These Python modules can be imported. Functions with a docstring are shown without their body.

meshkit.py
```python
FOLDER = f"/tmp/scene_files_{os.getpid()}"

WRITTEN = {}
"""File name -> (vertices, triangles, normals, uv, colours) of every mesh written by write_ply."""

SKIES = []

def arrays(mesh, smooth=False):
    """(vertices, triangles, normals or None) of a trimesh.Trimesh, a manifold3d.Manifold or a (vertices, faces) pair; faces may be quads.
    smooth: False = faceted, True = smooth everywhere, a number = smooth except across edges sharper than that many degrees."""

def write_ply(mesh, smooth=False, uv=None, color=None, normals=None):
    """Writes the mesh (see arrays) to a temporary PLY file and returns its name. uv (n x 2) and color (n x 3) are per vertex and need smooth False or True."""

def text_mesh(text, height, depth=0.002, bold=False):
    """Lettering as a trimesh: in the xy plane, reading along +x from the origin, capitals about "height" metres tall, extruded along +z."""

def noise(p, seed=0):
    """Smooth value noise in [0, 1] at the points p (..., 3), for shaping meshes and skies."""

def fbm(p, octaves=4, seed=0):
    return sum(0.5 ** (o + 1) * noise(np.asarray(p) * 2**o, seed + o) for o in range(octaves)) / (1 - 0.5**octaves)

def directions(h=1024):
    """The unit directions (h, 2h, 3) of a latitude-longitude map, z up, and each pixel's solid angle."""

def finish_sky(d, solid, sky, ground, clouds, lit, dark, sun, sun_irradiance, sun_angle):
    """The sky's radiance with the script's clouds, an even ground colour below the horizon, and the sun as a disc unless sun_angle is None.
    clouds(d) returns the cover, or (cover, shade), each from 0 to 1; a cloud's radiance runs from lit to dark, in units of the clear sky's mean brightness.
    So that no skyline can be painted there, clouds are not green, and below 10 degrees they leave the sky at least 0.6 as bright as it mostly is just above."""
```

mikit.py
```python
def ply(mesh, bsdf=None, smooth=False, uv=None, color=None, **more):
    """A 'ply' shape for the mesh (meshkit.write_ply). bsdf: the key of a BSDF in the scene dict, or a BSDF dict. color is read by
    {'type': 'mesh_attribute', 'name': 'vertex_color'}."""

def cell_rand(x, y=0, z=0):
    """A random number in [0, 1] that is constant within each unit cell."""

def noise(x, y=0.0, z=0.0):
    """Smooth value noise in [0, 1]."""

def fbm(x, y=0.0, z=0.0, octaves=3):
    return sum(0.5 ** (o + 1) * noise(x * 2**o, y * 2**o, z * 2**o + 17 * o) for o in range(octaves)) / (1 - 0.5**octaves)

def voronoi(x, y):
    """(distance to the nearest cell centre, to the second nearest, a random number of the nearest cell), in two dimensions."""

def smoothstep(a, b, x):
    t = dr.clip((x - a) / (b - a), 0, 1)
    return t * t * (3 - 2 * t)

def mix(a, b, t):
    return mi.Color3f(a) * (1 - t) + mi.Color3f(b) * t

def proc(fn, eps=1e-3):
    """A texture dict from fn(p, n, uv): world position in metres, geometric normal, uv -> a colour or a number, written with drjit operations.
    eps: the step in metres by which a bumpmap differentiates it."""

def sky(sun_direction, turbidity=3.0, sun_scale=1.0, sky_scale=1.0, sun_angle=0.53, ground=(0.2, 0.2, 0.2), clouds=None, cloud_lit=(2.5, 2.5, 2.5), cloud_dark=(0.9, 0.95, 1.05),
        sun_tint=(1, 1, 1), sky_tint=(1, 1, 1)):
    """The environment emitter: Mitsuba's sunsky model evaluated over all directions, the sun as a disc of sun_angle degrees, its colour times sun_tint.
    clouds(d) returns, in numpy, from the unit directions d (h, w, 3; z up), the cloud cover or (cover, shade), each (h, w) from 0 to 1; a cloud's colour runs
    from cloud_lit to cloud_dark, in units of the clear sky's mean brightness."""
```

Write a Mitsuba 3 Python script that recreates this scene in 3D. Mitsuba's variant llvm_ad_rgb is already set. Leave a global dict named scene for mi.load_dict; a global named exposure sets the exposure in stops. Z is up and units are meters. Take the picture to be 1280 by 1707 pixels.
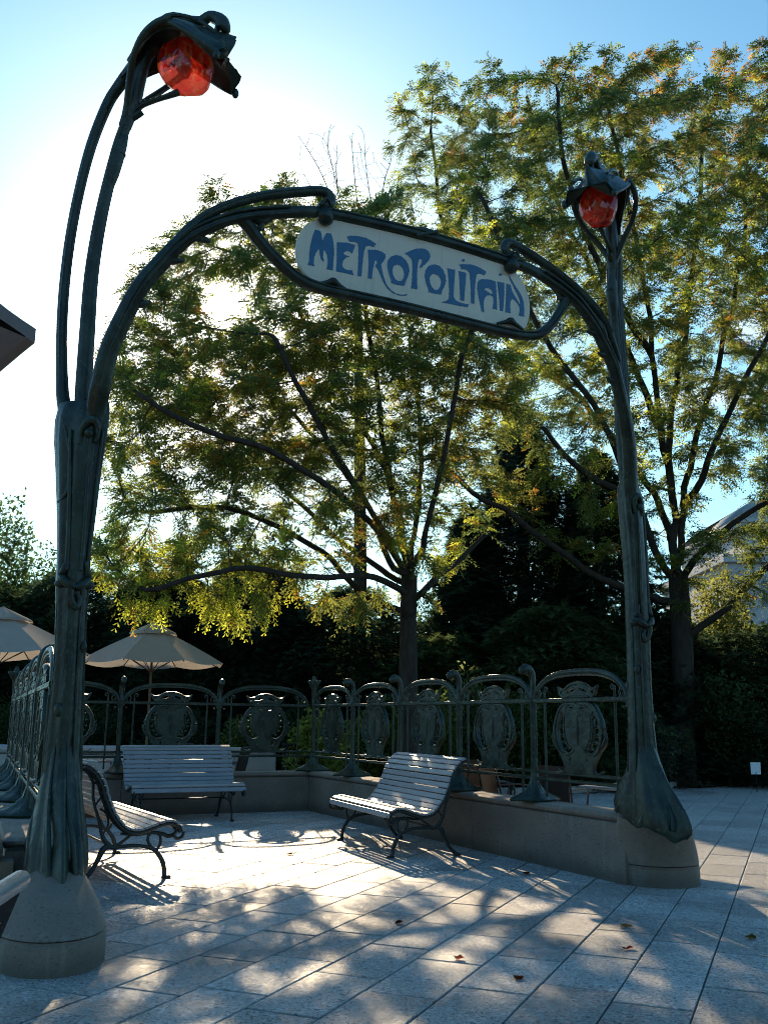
import math, random
import numpy as np
import trimesh, shapely
from shapely.geometry import Polygon, LineString, Point
from shapely.ops import unary_union
from scipy.spatial import cKDTree
import drjit as dr
import mitsuba as mi
import mikit
from mikit import noise, fbm, voronoi, smoothstep, mix
import meshkit

T = mi.ScalarTransform4f
scene, labels = {}, {}

# ------------------------------------------------------------------ camera, sky, exposure
CAM = np.array([-3.711, -7.363, 1.5])
FW = np.array([0.428, 0.879, 0.212]); FW /= np.linalg.norm(FW)
UP = np.array([-0.103, -0.186, 0.977])
scene['camera'] = {'type': 'perspective', 'fov': 43.459, 'fov_axis': 'x', 'near_clip': 0.05, 'far_clip': 3000.0,
                   'to_world': T().look_at(origin=CAM.tolist(), target=(CAM + FW).tolist(), up=UP.tolist())}
SUN = np.array([0.248, 0.879, 0.407]); SUN /= np.linalg.norm(SUN)


def sky_clouds(d):
    """a thin bright veil that thickens towards the low sun (its aureole), and a few low heaps of cloud"""
    ang = np.degrees(np.arccos(np.clip((d * SUN).sum(-1), -1, 1)))
    up = np.degrees(np.arcsin(np.clip(d[..., 2], -1, 1)))
    haze = np.exp(-np.clip(up, 0, 90) / 26.0)                                  # whiter towards the horizon
    veil = np.clip(0.95 * np.exp(-(ang / 12.0) ** 2) + 0.66 * haze * np.exp(-(ang / 32.0) ** 2), 0, 0.97)
    glow = 14.0 * np.exp(-(ang / 2.4) ** 2) + 4.0 * np.exp(-(ang / 9.0) ** 2) + 2.6
    el = np.degrees(np.arcsin(np.clip(d[..., 2], -1, 1)))
    n = meshkit.fbm(np.stack([d[..., 0] * 7, d[..., 1] * 7, d[..., 2] * 16], -1), 5, 3)
    cum = np.clip((n - 0.50) * 5, 0, 1) * np.clip((30 - el) / 12, 0, 1) * np.clip((el + 2) / 4, 0, 1)
    cover = np.clip(np.maximum(veil, 0.8 * cum), 0, 1)
    return cover, np.clip((LIT - glow) / (LIT - 1.2), 0, 1)


LIT = 20.0
scene['sky'] = mikit.sky(SUN.tolist(), turbidity=3.0, clouds=sky_clouds, cloud_lit=(LIT, LIT * .985, LIT * .95), cloud_dark=(1.15, 1.2, 1.25), sky_tint=(0.52, 1.05, 1.27), sun_tint=(0.98, 1.0, 1.05), sun_scale=1.15)
exposure = 2.6

# ------------------------------------------------------------------ materials


def twosided(b):
    return {'type': 'twosided', 'bsdf': b}


def rgb(*c):
    return {'type': 'rgb', 'value': list(c)}


def principled(col, rough=0.5, metallic=0.0, spec=0.5, **k):
    col = mikit.proc(col) if callable(col) else rgb(*col)
    r = mikit.proc(rough) if callable(rough) else rough
    return {'type': 'principled', 'base_color': col, 'roughness': r, 'metallic': metallic, 'specular': spec, **k}


def bump(b, fn, scale, eps=2e-3):
    return {'type': 'bumpmap', 'tex': {**mikit.proc(fn, eps)}, 'scale': scale, 'bsdf': b}


def mat(name, b, two=True):
    scene['m_' + name] = twosided(b) if two else b
    return 'm_' + name


def bronze_col(p, n, uv):
    a = fbm(p.x * 9, p.y * 9, p.z * 5)
    b = fbm(p.x * 55, p.y * 55, p.z * 30)
    c = mix((0.012, 0.0195, 0.012), (0.030, 0.046, 0.029), smoothstep(0.30, 0.72, a))
    return mix(c, (0.080, 0.125, 0.085), smoothstep(0.62, 0.80, b) * 0.45)


def bronze_h(p, n, uv):
    return fbm(p.x * 28, p.y * 28, p.z * 18)


BRONZE = mat('bronze', bump(principled(bronze_col, 0.38, 0.0, 0.42), bronze_h, 0.006))
IRON = mat('iron', principled((0.014, 0.020, 0.018), 0.42, 0.0, 0.5))


def granite(tone):
    def f(p, n, uv):
        d = noise(p.x * 95, p.y * 95, p.z * 95)
        e = noise(p.x * 60 + 9, p.y * 60, p.z * 60)
        w = fbm(p.x * 2.1, p.y * 2.1, 0)
        base = mix((0.285, 0.268, 0.238), (0.375, 0.355, 0.318), w)
        c = mix(base, (0.08, 0.08, 0.085), smoothstep(0.60, 0.76, d) * 0.8)
        c = mix(c, (0.58, 0.56, 0.53), smoothstep(0.66, 0.82, e) * 0.55)
        st = smoothstep(0.58, 0.74, fbm(p.x * 1.1 + 3, p.y * 1.1, 0, 4))
        return c * tone * (1 - 0.28 * st)
    return f


def granite_rough(p, n, uv):
    return 0.48 + 0.22 * noise(p.x * 60, p.y * 60)


GRANITE = [mat('granite_%d' % i, bump(principled(granite(t), granite_rough, 0, 0.4), lambda p, n, uv: noise(p.x * 170, p.y * 170, 0), 0.0012, 2e-3)) for i, t in enumerate((0.84, 1.0, 1.12))]
MORTAR = mat('mortar', principled((0.085, 0.08, 0.072), 0.95))


def lime_col(p, n, uv):
    a = fbm(p.x * 3, p.y * 3, p.z * 3)
    s = noise(p.x * 24, p.y * 24, p.z * 1.3)          # vertical run-off streaks
    g = noise(p.x * 160, p.y * 160, p.z * 160)
    c = mix((0.18, 0.138, 0.104), (0.275, 0.215, 0.165), a)
    c = mix(c, (0.15, 0.125, 0.10), smoothstep(0.45, 0.8, fbm(p.x * 1.7 + 5, p.y * 1.7, p.z * 2.2)) * 0.55)
    c = mix(c, (0.42, 0.39, 0.35), smoothstep(0.66, 0.95, s) * 0.16)
    dirt = smoothstep(0.20, 0.02, p.z + 0.16 * (fbm(p.x * 4, p.y * 4, p.z * 2) - 0.5))
    c = mix(c, (0.075, 0.065, 0.05), dirt * 0.7)                # splash and grime at the ground line
    pits = smoothstep(0.74, 0.84, noise(p.x * 55, p.y * 55, p.z * 55))
    c = mix(c, (0.09, 0.075, 0.06), pits * 0.5)
    return c * (0.82 + 0.36 * g)


LIME = mat('limestone', bump(principled(lime_col, 0.8, 0, 0.3), lambda p, n, uv: fbm(p.x * 60, p.y * 60, p.z * 60), 0.004))


def slat_col(p, n, uv):
    a = noise(p.x * 40, p.y * 3, p.z * 90)
    b = fbm(p.x * 6, p.y * 6, p.z * 6)
    return mix((0.21, 0.21, 0.215), (0.34, 0.335, 0.33), a * 0.5 + b * 0.5)


SLAT = mat('painted_slats', principled(slat_col, 0.42, 0, 0.5))


def bark_col(p, n, uv):
    a = fbm(p.x * 16, p.y * 16, p.z * 3.2)
    return mix((0.018, 0.014, 0.010), (0.062, 0.050, 0.037), a)


BARK = mat('bark', bump(principled(bark_col, 0.9, 0, 0.2), lambda p, n, uv: fbm(p.x * 18, p.y * 18, p.z * 3.5), 0.04, 4e-3))
LEAF = mat('leaf', {'type': 'principledthin', 'base_color': {'type': 'mesh_attribute', 'name': 'vertex_color'}, 'roughness': 0.5, 'diff_trans': 1.5, 'spec_trans': 0.0, 'eta': 1.45}, False)


def fabric_col(c1, c2):
    def f(p, n, uv):
        return mix(c1, c2, fbm(p.x * 4, p.y * 4, p.z * 4) * 0.7 + 0.3 * noise(p.x * 300, p.y * 300, p.z * 300))
    return f


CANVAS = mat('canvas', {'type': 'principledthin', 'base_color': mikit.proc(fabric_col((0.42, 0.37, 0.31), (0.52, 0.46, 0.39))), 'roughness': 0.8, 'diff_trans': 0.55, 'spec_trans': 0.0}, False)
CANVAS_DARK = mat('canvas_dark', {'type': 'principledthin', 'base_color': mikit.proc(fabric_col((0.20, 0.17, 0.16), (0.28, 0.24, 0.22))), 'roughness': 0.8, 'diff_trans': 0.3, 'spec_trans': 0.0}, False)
ENAMEL = mat('cream_enamel', principled(lambda p, n, uv: mix(mix((0.63, 0.56, 0.43), (0.72, 0.65, 0.50), fbm(p.x * 3, p.y * 3, p.z * 3)), (0.30, 0.24, 0.16), smoothstep(0.70, 0.95, noise(p.x * 38, 0, p.z * 2.2)) * 0.16), 0.3, 0, 0.5))
BLUE = mat('blue_enamel', principled(lambda p, n, uv: mix((0.008, 0.105, 0.215), (0.014, 0.13, 0.26), noise(p.x * 20, p.y * 20, p.z * 20)), 0.35, 0, 0.5))
WOODPOLE = mat('wood_pole', principled((0.16, 0.10, 0.06), 0.6))
STEEL = mat('steel', principled(lambda p, n, uv: mix((0.30, 0.32, 0.33), (0.42, 0.44, 0.45), noise(p.x * 30, p.y * 30, p.z * 30)), 0.38, 0.7, 0.5))
BLACK = mat('black_metal', principled((0.007, 0.007, 0.008), 0.7, 0, 0.2))
CONCRETE = mat('concrete', principled(lambda p, n, uv: mix((0.30, 0.285, 0.265), (0.40, 0.38, 0.35), fbm(p.x * 3, p.y * 3, p.z * 3)), 0.85))
SOIL = mat('soil', principled(lambda p, n, uv: mix((0.018, 0.014, 0.010), (0.055, 0.042, 0.03), fbm(p.x * 5, p.y * 5, 0)), 0.95))
CHAIR = mat('cafe_metal', principled((0.05, 0.045, 0.042), 0.35, 0.4, 0.5))
TABLETOP = mat('cafe_table_top', principled((0.30, 0.31, 0.32), 0.3, 0.3, 0.5))
BUILDSTONE = mat('building_stone', principled(lambda p, n, uv: mix((0.34, 0.34, 0.33), (0.43, 0.42, 0.40), fbm(p.x * .4, p.y * .4, p.z * .4)), 0.85))
ROOFM = mat('lead_roof', principled((0.24, 0.25, 0.23), 0.6))
PANE = mat('dark_pane', principled((0.03, 0.05, 0.06), 0.08))
WHITE = mat('white_paint', principled((0.62, 0.62, 0.60), 0.5))
scene['m_red_glass'] = {'type': 'blendbsdf', 'weight': 0.42,
                        'a': {'type': 'thindielectric', 'int_ior': 1.5, 'specular_transmittance': rgb(0.99, 0.31, 0.24)},
                        'b': {'type': 'principledthin', 'base_color': mikit.proc(lambda p, n, uv: mix(mix((0.16, 0.0, 0.03), (0.92, 0.10, 0.06), smoothstep(0.24, 0.48, fbm(p.x * 15, p.y * 15, p.z * 8))), (1.0, 0.52, 0.26), smoothstep(0.50, 0.64, fbm(p.x * 24 + 7, p.y * 24, p.z * 11)))), 'roughness': 0.2, 'diff_trans': 1.85, 'spec_trans': 0.0}}
REDGLASS = 'm_red_glass'

# ------------------------------------------------------------------ helpers


class MB:
    """collects vertices and triangles of one mesh"""

    def __init__(s):
        s.v, s.f, s.n = [], [], 0

    def add(s, v, f):
        v, f = np.asarray(v, float), np.asarray(f, int)
        if f.shape[1] == 4:
            f = np.vstack([f[:, [0, 1, 2]], f[:, [0, 2, 3]]])
        s.v.append(v); s.f.append(f + s.n); s.n += len(v)
        return s

    def mesh(s, m):
        return s.add(m.vertices, m.faces)

    def tube(s, pts, rad, sides=8, cap=True, flat=1.0, up=(0, 0, 1)):
        """round (or flattened) sweep along a polyline, its radius per point; flat scales the section along 'up'"""
        p = np.asarray(pts, float); k = len(p)
        r = np.broadcast_to(rad, (k,)).astype(float)
        t = np.gradient(p, axis=0); t /= np.linalg.norm(t, axis=1, keepdims=True) + 1e-12
        a = np.cross(t, np.broadcast_to(up, t.shape)); bad = np.linalg.norm(a, axis=1) < 1e-3
        a[bad] = np.cross(t[bad], [1, 0.3, 0]); a /= np.linalg.norm(a, axis=1, keepdims=True)
        for i in range(1, k):
            if a[i] @ a[i - 1] < 0:
                a[i] = -a[i]
        b = np.cross(t, a); an = np.arange(sides) * 2 * np.pi / sides
        v = p[:, None] + r[:, None, None] * (np.cos(an)[None, :, None] * a[:, None] + flat * np.sin(an)[None, :, None] * b[:, None])
        s.rings(v, cap, p[0], p[-1])
        return s

    def rings(s, v, cap=True, c0=None, c1=None):
        v = np.asarray(v, float); k, m = v.shape[:2]
        i, j = np.meshgrid(np.arange(k - 1), np.arange(m), indexing='ij')
        q = np.stack([i * m + j, i * m + (j + 1) % m, (i + 1) * m + (j + 1) % m, (i + 1) * m + j], -1).reshape(-1, 4)
        f = np.vstack([q[:, [0, 1, 2]], q[:, [0, 2, 3]]])
        V = v.reshape(-1, 3)
        if cap:
            c0 = v[0].mean(0) if c0 is None else c0; c1 = v[-1].mean(0) if c1 is None else c1
            jj = np.arange(m)
            V = np.vstack([V, [c0], [c1]])
            f = np.vstack([f, np.stack([(jj + 1) % m, jj, jj * 0 + k * m], 1), np.stack([(k - 1) * m + jj, (k - 1) * m + (jj + 1) % m, jj * 0 + k * m + 1], 1)])
        return s.add(V, f)

    def ball(s, c, r, rings=8):
        m = trimesh.creation.uv_sphere(1.0, count=[rings, rings * 2])
        return s.add(np.asarray(m.vertices) * np.broadcast_to(r, (3,)) + np.asarray(c), m.faces)

    def box(s, lo, hi, rot=0.0, at=(0, 0, 0)):
        return s.add(*bevel_box(lo, hi, 0.0, rot, at))

    def bbox(s, lo, hi, b=0.006, rot=0.0, at=(0, 0, 0)):
        return s.add(*bevel_box(lo, hi, b, rot, at))

    def poly(s, poly2d, depth, fn):
        """extrude a shapely polygon by depth; fn maps (n,3) -> (n,3)"""
        for g in getattr(poly2d, 'geoms', [poly2d]):
            if g.is_empty or g.area < 1e-7:
                continue
            m = trimesh.creation.extrude_polygon(g, depth, engine='earcut')
            s.add(fn(np.asarray(m.vertices)), m.faces)
        return s

    def out(s):
        return trimesh.Trimesh(np.vstack(s.v), np.vstack(s.f), process=False)


def rotz(v, a):
    c, n = math.cos(a), math.sin(a)
    v = np.asarray(v, float)
    return np.stack([v[..., 0] * c - v[..., 1] * n, v[..., 0] * n + v[..., 1] * c, v[..., 2]], -1)


def bevel_box(lo, hi, b=0.006, rot=0.0, at=(0, 0, 0)):
    lo, hi = np.asarray(lo, float), np.asarray(hi, float)
    b = min(b, (hi - lo).min() * 0.45)
    x0, y0, z0 = lo; x1, y1, z1 = hi
    if b <= 0:
        v = np.array([[x, y, z] for z in (z0, z1) for x, y in ((x0, y0), (x1, y0), (x1, y1), (x0, y1))])
        f = [[0, 3, 2, 1], [4, 5, 6, 7], [0, 1, 5, 4], [1, 2, 6, 5], [2, 3, 7, 6], [3, 0, 4, 7]]
    else:
        def ring(z, d):
            return [[x0 + d, y0 + d, z], [x1 - d, y0 + d, z], [x1 - d, y1 - d, z], [x0 + d, y1 - d, z]]
        v = np.array(ring(z0, b) + ring(z0 + b, 0) + ring(z1 - b, 0) + ring(z1, b))
        f = [[3, 2, 1, 0], [12, 13, 14, 15]]
        for k in range(3):
            for j in range(4):
                f.append([k * 4 + j, k * 4 + (j + 1) % 4, k * 4 + 4 + (j + 1) % 4, k * 4 + 4 + j])
    return rotz(v, rot) + np.asarray(at), np.array(f)


def smooth_path(pts, n=24):
    """Catmull-Rom through the points"""
    p = np.asarray(pts, float)
    p = np.vstack([2 * p[0] - p[1], p, 2 * p[-1] - p[-2]])
    k = len(p) - 3
    out = []
    for u in np.linspace(0, k - 1e-9, n):
        i = int(u); t = u - i
        a, b, c, d = p[i], p[i + 1], p[i + 2], p[i + 3]
        out.append(0.5 * (2 * b + (c - a) * t + (2 * a - 5 * b + 4 * c - d) * t ** 2 + (3 * b - a - 3 * c + d) * t ** 3))
    return np.array(out)


used = {}


def newkey(name):
    k = used.get(name, 0); used[name] = k + 1
    return name if k == 0 else '%s_%03d' % (name, k)


def put(key, mesh, m, smooth=False, to_world=None, color=None):
    if isinstance(mesh, MB):
        mesh = mesh.out()
    d = mikit.ply(mesh, m, smooth=smooth, color=color)
    if to_world is not None:
        d['to_world'] = to_world
    scene[key] = d
    return key


def part(parent, name, mesh, m, smooth=False, **k):
    return put(newkey(parent + '__' + name), mesh, m, smooth, **k)


def thing(name, label, category, group=None):
    k = newkey(name)
    labels[k] = {'label': label, 'category': category}
    if group:
        labels[k]['group'] = group
    return k


def structure(key):
    labels[key] = {'label': key.replace('_', ' '), 'kind': 'structure'}


def copy_of(d, to_world):
    e = dict(d); e['to_world'] = to_world
    return e


# ground-plan grid: u metres to the right, d metres away, along the axis of the walk that leads up to the entrance
HEAD = 0.4533
GF = np.array([math.sin(HEAD), math.cos(HEAD)]); GR = np.array([math.cos(HEAD), -math.sin(HEAD)])


SITE = np.array([-3.711, -7.363])


def gp(u, d, z=0.0):
    q = SITE + u * GR + d * GF
    return np.array([q[0], q[1], z])

# ================================================================== THE SETTING: ground, pavement, bed
put('ground', MB().add([[-700, -300, -0.06], [900, -300, -0.06], [900, 1200, -0.06], [-700, 1200, -0.06]], [[0, 1, 2, 3]]), SOIL)
structure('ground')
PAVE_POLY = [(-40, -22), (24, -22), (24, 11.0), (17.1, 12.0), (8.6, 10.35), (5.6, 11.2), (1.9, 18.2), (-18, 26), (-40, 26)]
m = MB(); m.poly(Polygon(PAVE_POLY), 0.03, lambda v: v + [0, 0, -0.04])
put('pavement', m, MORTAR); structure('pavement')

# stone slabs in staggered rows, laid diagonally to the entrance
TH = math.radians(48.74)
NV = np.array([math.cos(TH), -math.sin(TH)]); TV = np.array([math.sin(TH), math.cos(TH)])
rng = np.random.default_rng(7)
pave_shape = Polygon(PAVE_POLY).buffer(-0.25)
row_edges = [2.479 - 0.4395 * k for k in range(0, 62)]
rows = [(row_edges[k + 1], row_edges[k], 0.838) for k in range(61)] + [(2.479 + 0.66 * k, 2.479 + 0.66 * (k + 1), 0.95) for k in range(34)]
FIXED_T = {0.48: -1.956, 0.04: -1.702, -0.40: -1.068, 0.93: -1.378, 1.36: -1.073, 1.81: -0.797, 2.26: -1.0, -0.83: -1.284, -1.28: -0.993}
RT = np.cross(FW, UP); RT /= np.linalg.norm(RT); UPV = np.cross(RT, FW)
slabs = []
for n0, n1, L in rows:
    nc = (n0 + n1) / 2
    t0 = next((t for c, t in FIXED_T.items() if abs(c - nc) < 0.2), rng.random() * L)
    for k in range(-50, 50):
        ta = t0 + k * L; tb = ta + L
        c = NV * nc + TV * (ta + tb) / 2
        dd = np.array([c[0], c[1], 0]) - CAM
        z = dd @ FW
        dist = np.hypot(dd[0], dd[1])
        if dist > 34 or not pave_shape.contains(Point(c[0], c[1])):
            continue
        vis = z > 0.5 and abs(dd @ RT) / z < 0.47 and -0.62 < (dd @ UPV) / z < 0.6
        near_vis = z > -1.0 and dist < 6
        if not (vis or near_vis or dist < 5):
            continue
        hidden = False
        slabs.append((vis, 1 / max(z, .3) ** 2 * (1 if vis else 0.0), n0, n1, ta, tb, dist))
slabs.sort(key=lambda s: -s[1])
far = MB()


def slab_mesh(n0, n1, ta, tb, r, gap=0.0062, b=0.004):
    v, f = bevel_box((n0 + gap, ta + gap * 1.5, -0.03), (n1 - gap, tb - gap * 1.5, r.uniform(-0.0016, 0.0016)), b)
    v = v.copy()
    q = v[:, 0:1] * NV + v[:, 1:2] * TV
    tilt = r.normal(0, 0.0011, 2)
    z = v[:, 2] + (v[:, 0] - (n0 + n1) / 2) * tilt[0] + (v[:, 1] - (ta + tb) / 2) * tilt[1]
    return np.column_stack([q, z]), f[:, ::-1]


for i, (vis, w, n0, n1, ta, tb, dist) in enumerate(slabs):
    v, f = slab_mesh(n0, n1, ta, tb, rng)
    if i < 300 and vis:
        part('pavement', 'slab', MB().add(v, f), GRANITE[int(rng.integers(0, 3))])
    else:
        far.add(v, f)
k = part('pavement', 'far_slabs', far, GRANITE[1])
labels[k] = {'kind': 'stuff'}

# planting bed behind the plaza with its kerb
BED = [(8.65, 10.5), (17.1, 12.15), (24, 11.2), (60, 14), (60, 70), (-60, 70), (-60, 27), (-18, 26.4), (2.0, 18.5), (5.7, 11.4)]
gx, gy = np.meshgrid(np.linspace(-30, 45, 90), np.linspace(9, 60, 70))
m = MB(); m.poly(Polygon(BED), 0.06, lambda v: v + [0, 0, -0.02])
put('planting_bed', m, SOIL); structure('planting_bed')
kp = [(2.0, 18.4), (5.65, 11.3), (8.62, 10.42), (17.1, 12.07), (24, 11.1)]
for (x0, y0), (x1, y1) in zip(kp[:-1], kp[1:]):
    L = math.hypot(x1 - x0, y1 - y0); n = max(1, int(L / 1.2)); a = math.atan2(y1 - y0, x1 - x0)
    for j in range(n):
        c = np.array([x0, y0]) + (np.array([x1, y1]) - [x0, y0]) * (j / n)
        kk = 'kerb' if 'kerb' not in scene else newkey('kerb__stone')
        put(kk, MB().bbox((0.004, -0.08, -0.03), (L / n - 0.004, 0.08, 0.13), 0.012, a, (c[0], c[1], 0)), CONCRETE)
structure('kerb')

# ================================================================== STONE: parapets and pedestals
XI, XO, YB = 2.62, 2.95, 8.42         # inner and outer face of the side walls, inner face of the back wall
HW = 0.645


def wall_run(key, p0, p1, y0, y1, blocks):
    """a parapet along p0 -> p1, from y0 to y1 sideways (positive is left): plinth stones, a shallow groove, coping stones"""
    p0, p1 = np.array(p0, float), np.array(p1, float)
    L = np.linalg.norm(p1 - p0); a = math.atan2(*(p1 - p0)[::-1])
    for j in range(blocks):
        x0, x1 = L * j / blocks + 0.004, L * (j + 1) / blocks - 0.004
        part(key, 'stone', MB().bbox((x0, y0, -0.02), (x1, y1, 0.555), 0.008, a, (p0[0], p0[1], 0)), LIME)
        part(key, 'coping_stone', MB().bbox((x0, y0 - 0.022, 0.568), (x1, y1 + 0.022, HW), 0.022, a, (p0[0], p0[1], 0)), LIME, smooth=50)
    part(key, 'bed_joint', MB().box((0.01, y0 + 0.016, 0.54), (L - 0.01, y1 - 0.016, 0.58), a, (p0[0], p0[1], 0)), MORTAR)


wr = thing('parapet_wall', 'low stone parapet on the right, running from the right pedestal back behind the bench', 'wall')
wall_run(wr, (XI, 0.30), (XI, YB + 0.33), -0.33, 0, 3)
wb = thing('parapet_wall', 'low stone parapet across the back of the enclosure behind the far bench', 'wall')
wall_run(wb, (-2.09, YB), (XI - 0.004, YB), 0, 0.33, 3)
wl = thing('parapet_wall', 'low stone parapet with projecting piers at the left edge, beyond the left pedestal', 'wall')
LW0, LW1 = np.array([-2.615, 0.30]), np.array([-2.10, YB + 0.33])          # the left wall runs in slightly towards the back
wall_run(wl, LW0, LW1, 0, 0.33, 3)
LA = math.atan2(*(LW1 - LW0)[::-1]) - math.pi / 2

RAIL_Y = [0.24 + 1.65 * k for k in range(6)]
for y in RAIL_Y[0:5]:                                  # piers on the outer face of the left wall, one under each railing foot
    fx = -2.615 + (y - 0.30) * (LW1[0] - LW0[0]) / (LW1[1] - LW0[1])
    rr = []
    for t in np.linspace(0, 1, 12):
        z = -0.02 + 0.535 * t; d = 0.43 + 0.13 * t ** 2.2 + 0.10 * (1 - t) ** 2; w = 0.11 + 0.06 * t ** 2
        rr.append([[-0.28, -w, z], [-0.28, w, z], [-d * .9, w, z], [-d, w * .7, z], [-d, -w * .7, z], [-d * .9, -w, z]])
    rr = rotz(np.array(rr), LA) + [fx, y, 0]
    part(wl, 'pier', MB().rings(rr[:, ::-1]), LIME, smooth=45)
    part(wl, 'pier_cap', MB().bbox((-0.58, -0.20, 0.53), (-0.357, 0.20, HW - 0.004), 0.025, LA, (fx, y, 0)), LIME, smooth=50)


def pedestal(key, cx, cy, rx, ry, tx, ty, trx, try_, tall=1.0):
    prof = [(-0.02, 0.0), (0.165, 0.0), (0.172, 0.045), (0.186, 0.05), (0.195, 0.035), (0.27, 0.11), (0.34, 0.21), (0.41, 0.35), (0.47, 0.51), (0.53, 0.70), (0.58, 0.88), (0.615, 1.0), (0.63, 1.15)]
    an = np.linspace(0, 2 * np.pi, 64, endpoint=False)
    rr = []
    for z, t in prof:
        if z > 0.2 and tall < 1:
            t = t if t > 1 else 0.5 * t + 0.5 * min(1.0, (z - 0.195) / 0.42)
        z = z if z < 0.2 else 0.195 + (z - 0.195) * tall
        e = 1 - t
        X = cx + (tx - cx) * t; Y = cy + (ty - cy) * t
        a, b = rx * e + trx * t, ry * e + try_ * t
        ca, sa = np.cos(an), np.sin(an)
        px = X + a * np.sign(ca) * np.abs(ca) ** 0.9; py = Y + b * np.sign(sa) * np.abs(sa) ** 0.9
        rr.append(np.stack([px, py, np.full_like(px, z)], -1))
    part(key, 'plinth', MB().rings(np.array(rr[:4])), LIME, smooth=40)
    part(key, 'bell', MB().rings(np.array(rr[4:])), LIME, smooth=40)


pl_ = thing('stone_pedestal', 'flared stone pedestal carrying the left post of the entrance arch', 'pedestal')
pedestal(pl_, -2.73, -0.34, 0.37, 0.70, -2.65, -0.06, 0.15, 0.36, 0.74)
pr_ = thing('stone_pedestal', 'flared stone pedestal carrying the right post of the entrance arch', 'pedestal')
pedestal(pr_, 3.03, 0.36, 0.38, 0.42, 2.74, 0.05, 0.25, 0.36)

# ================================================================== RAILINGS


def mirror_x(pts):
    return [(-x, *r) for x, *r in pts]


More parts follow.
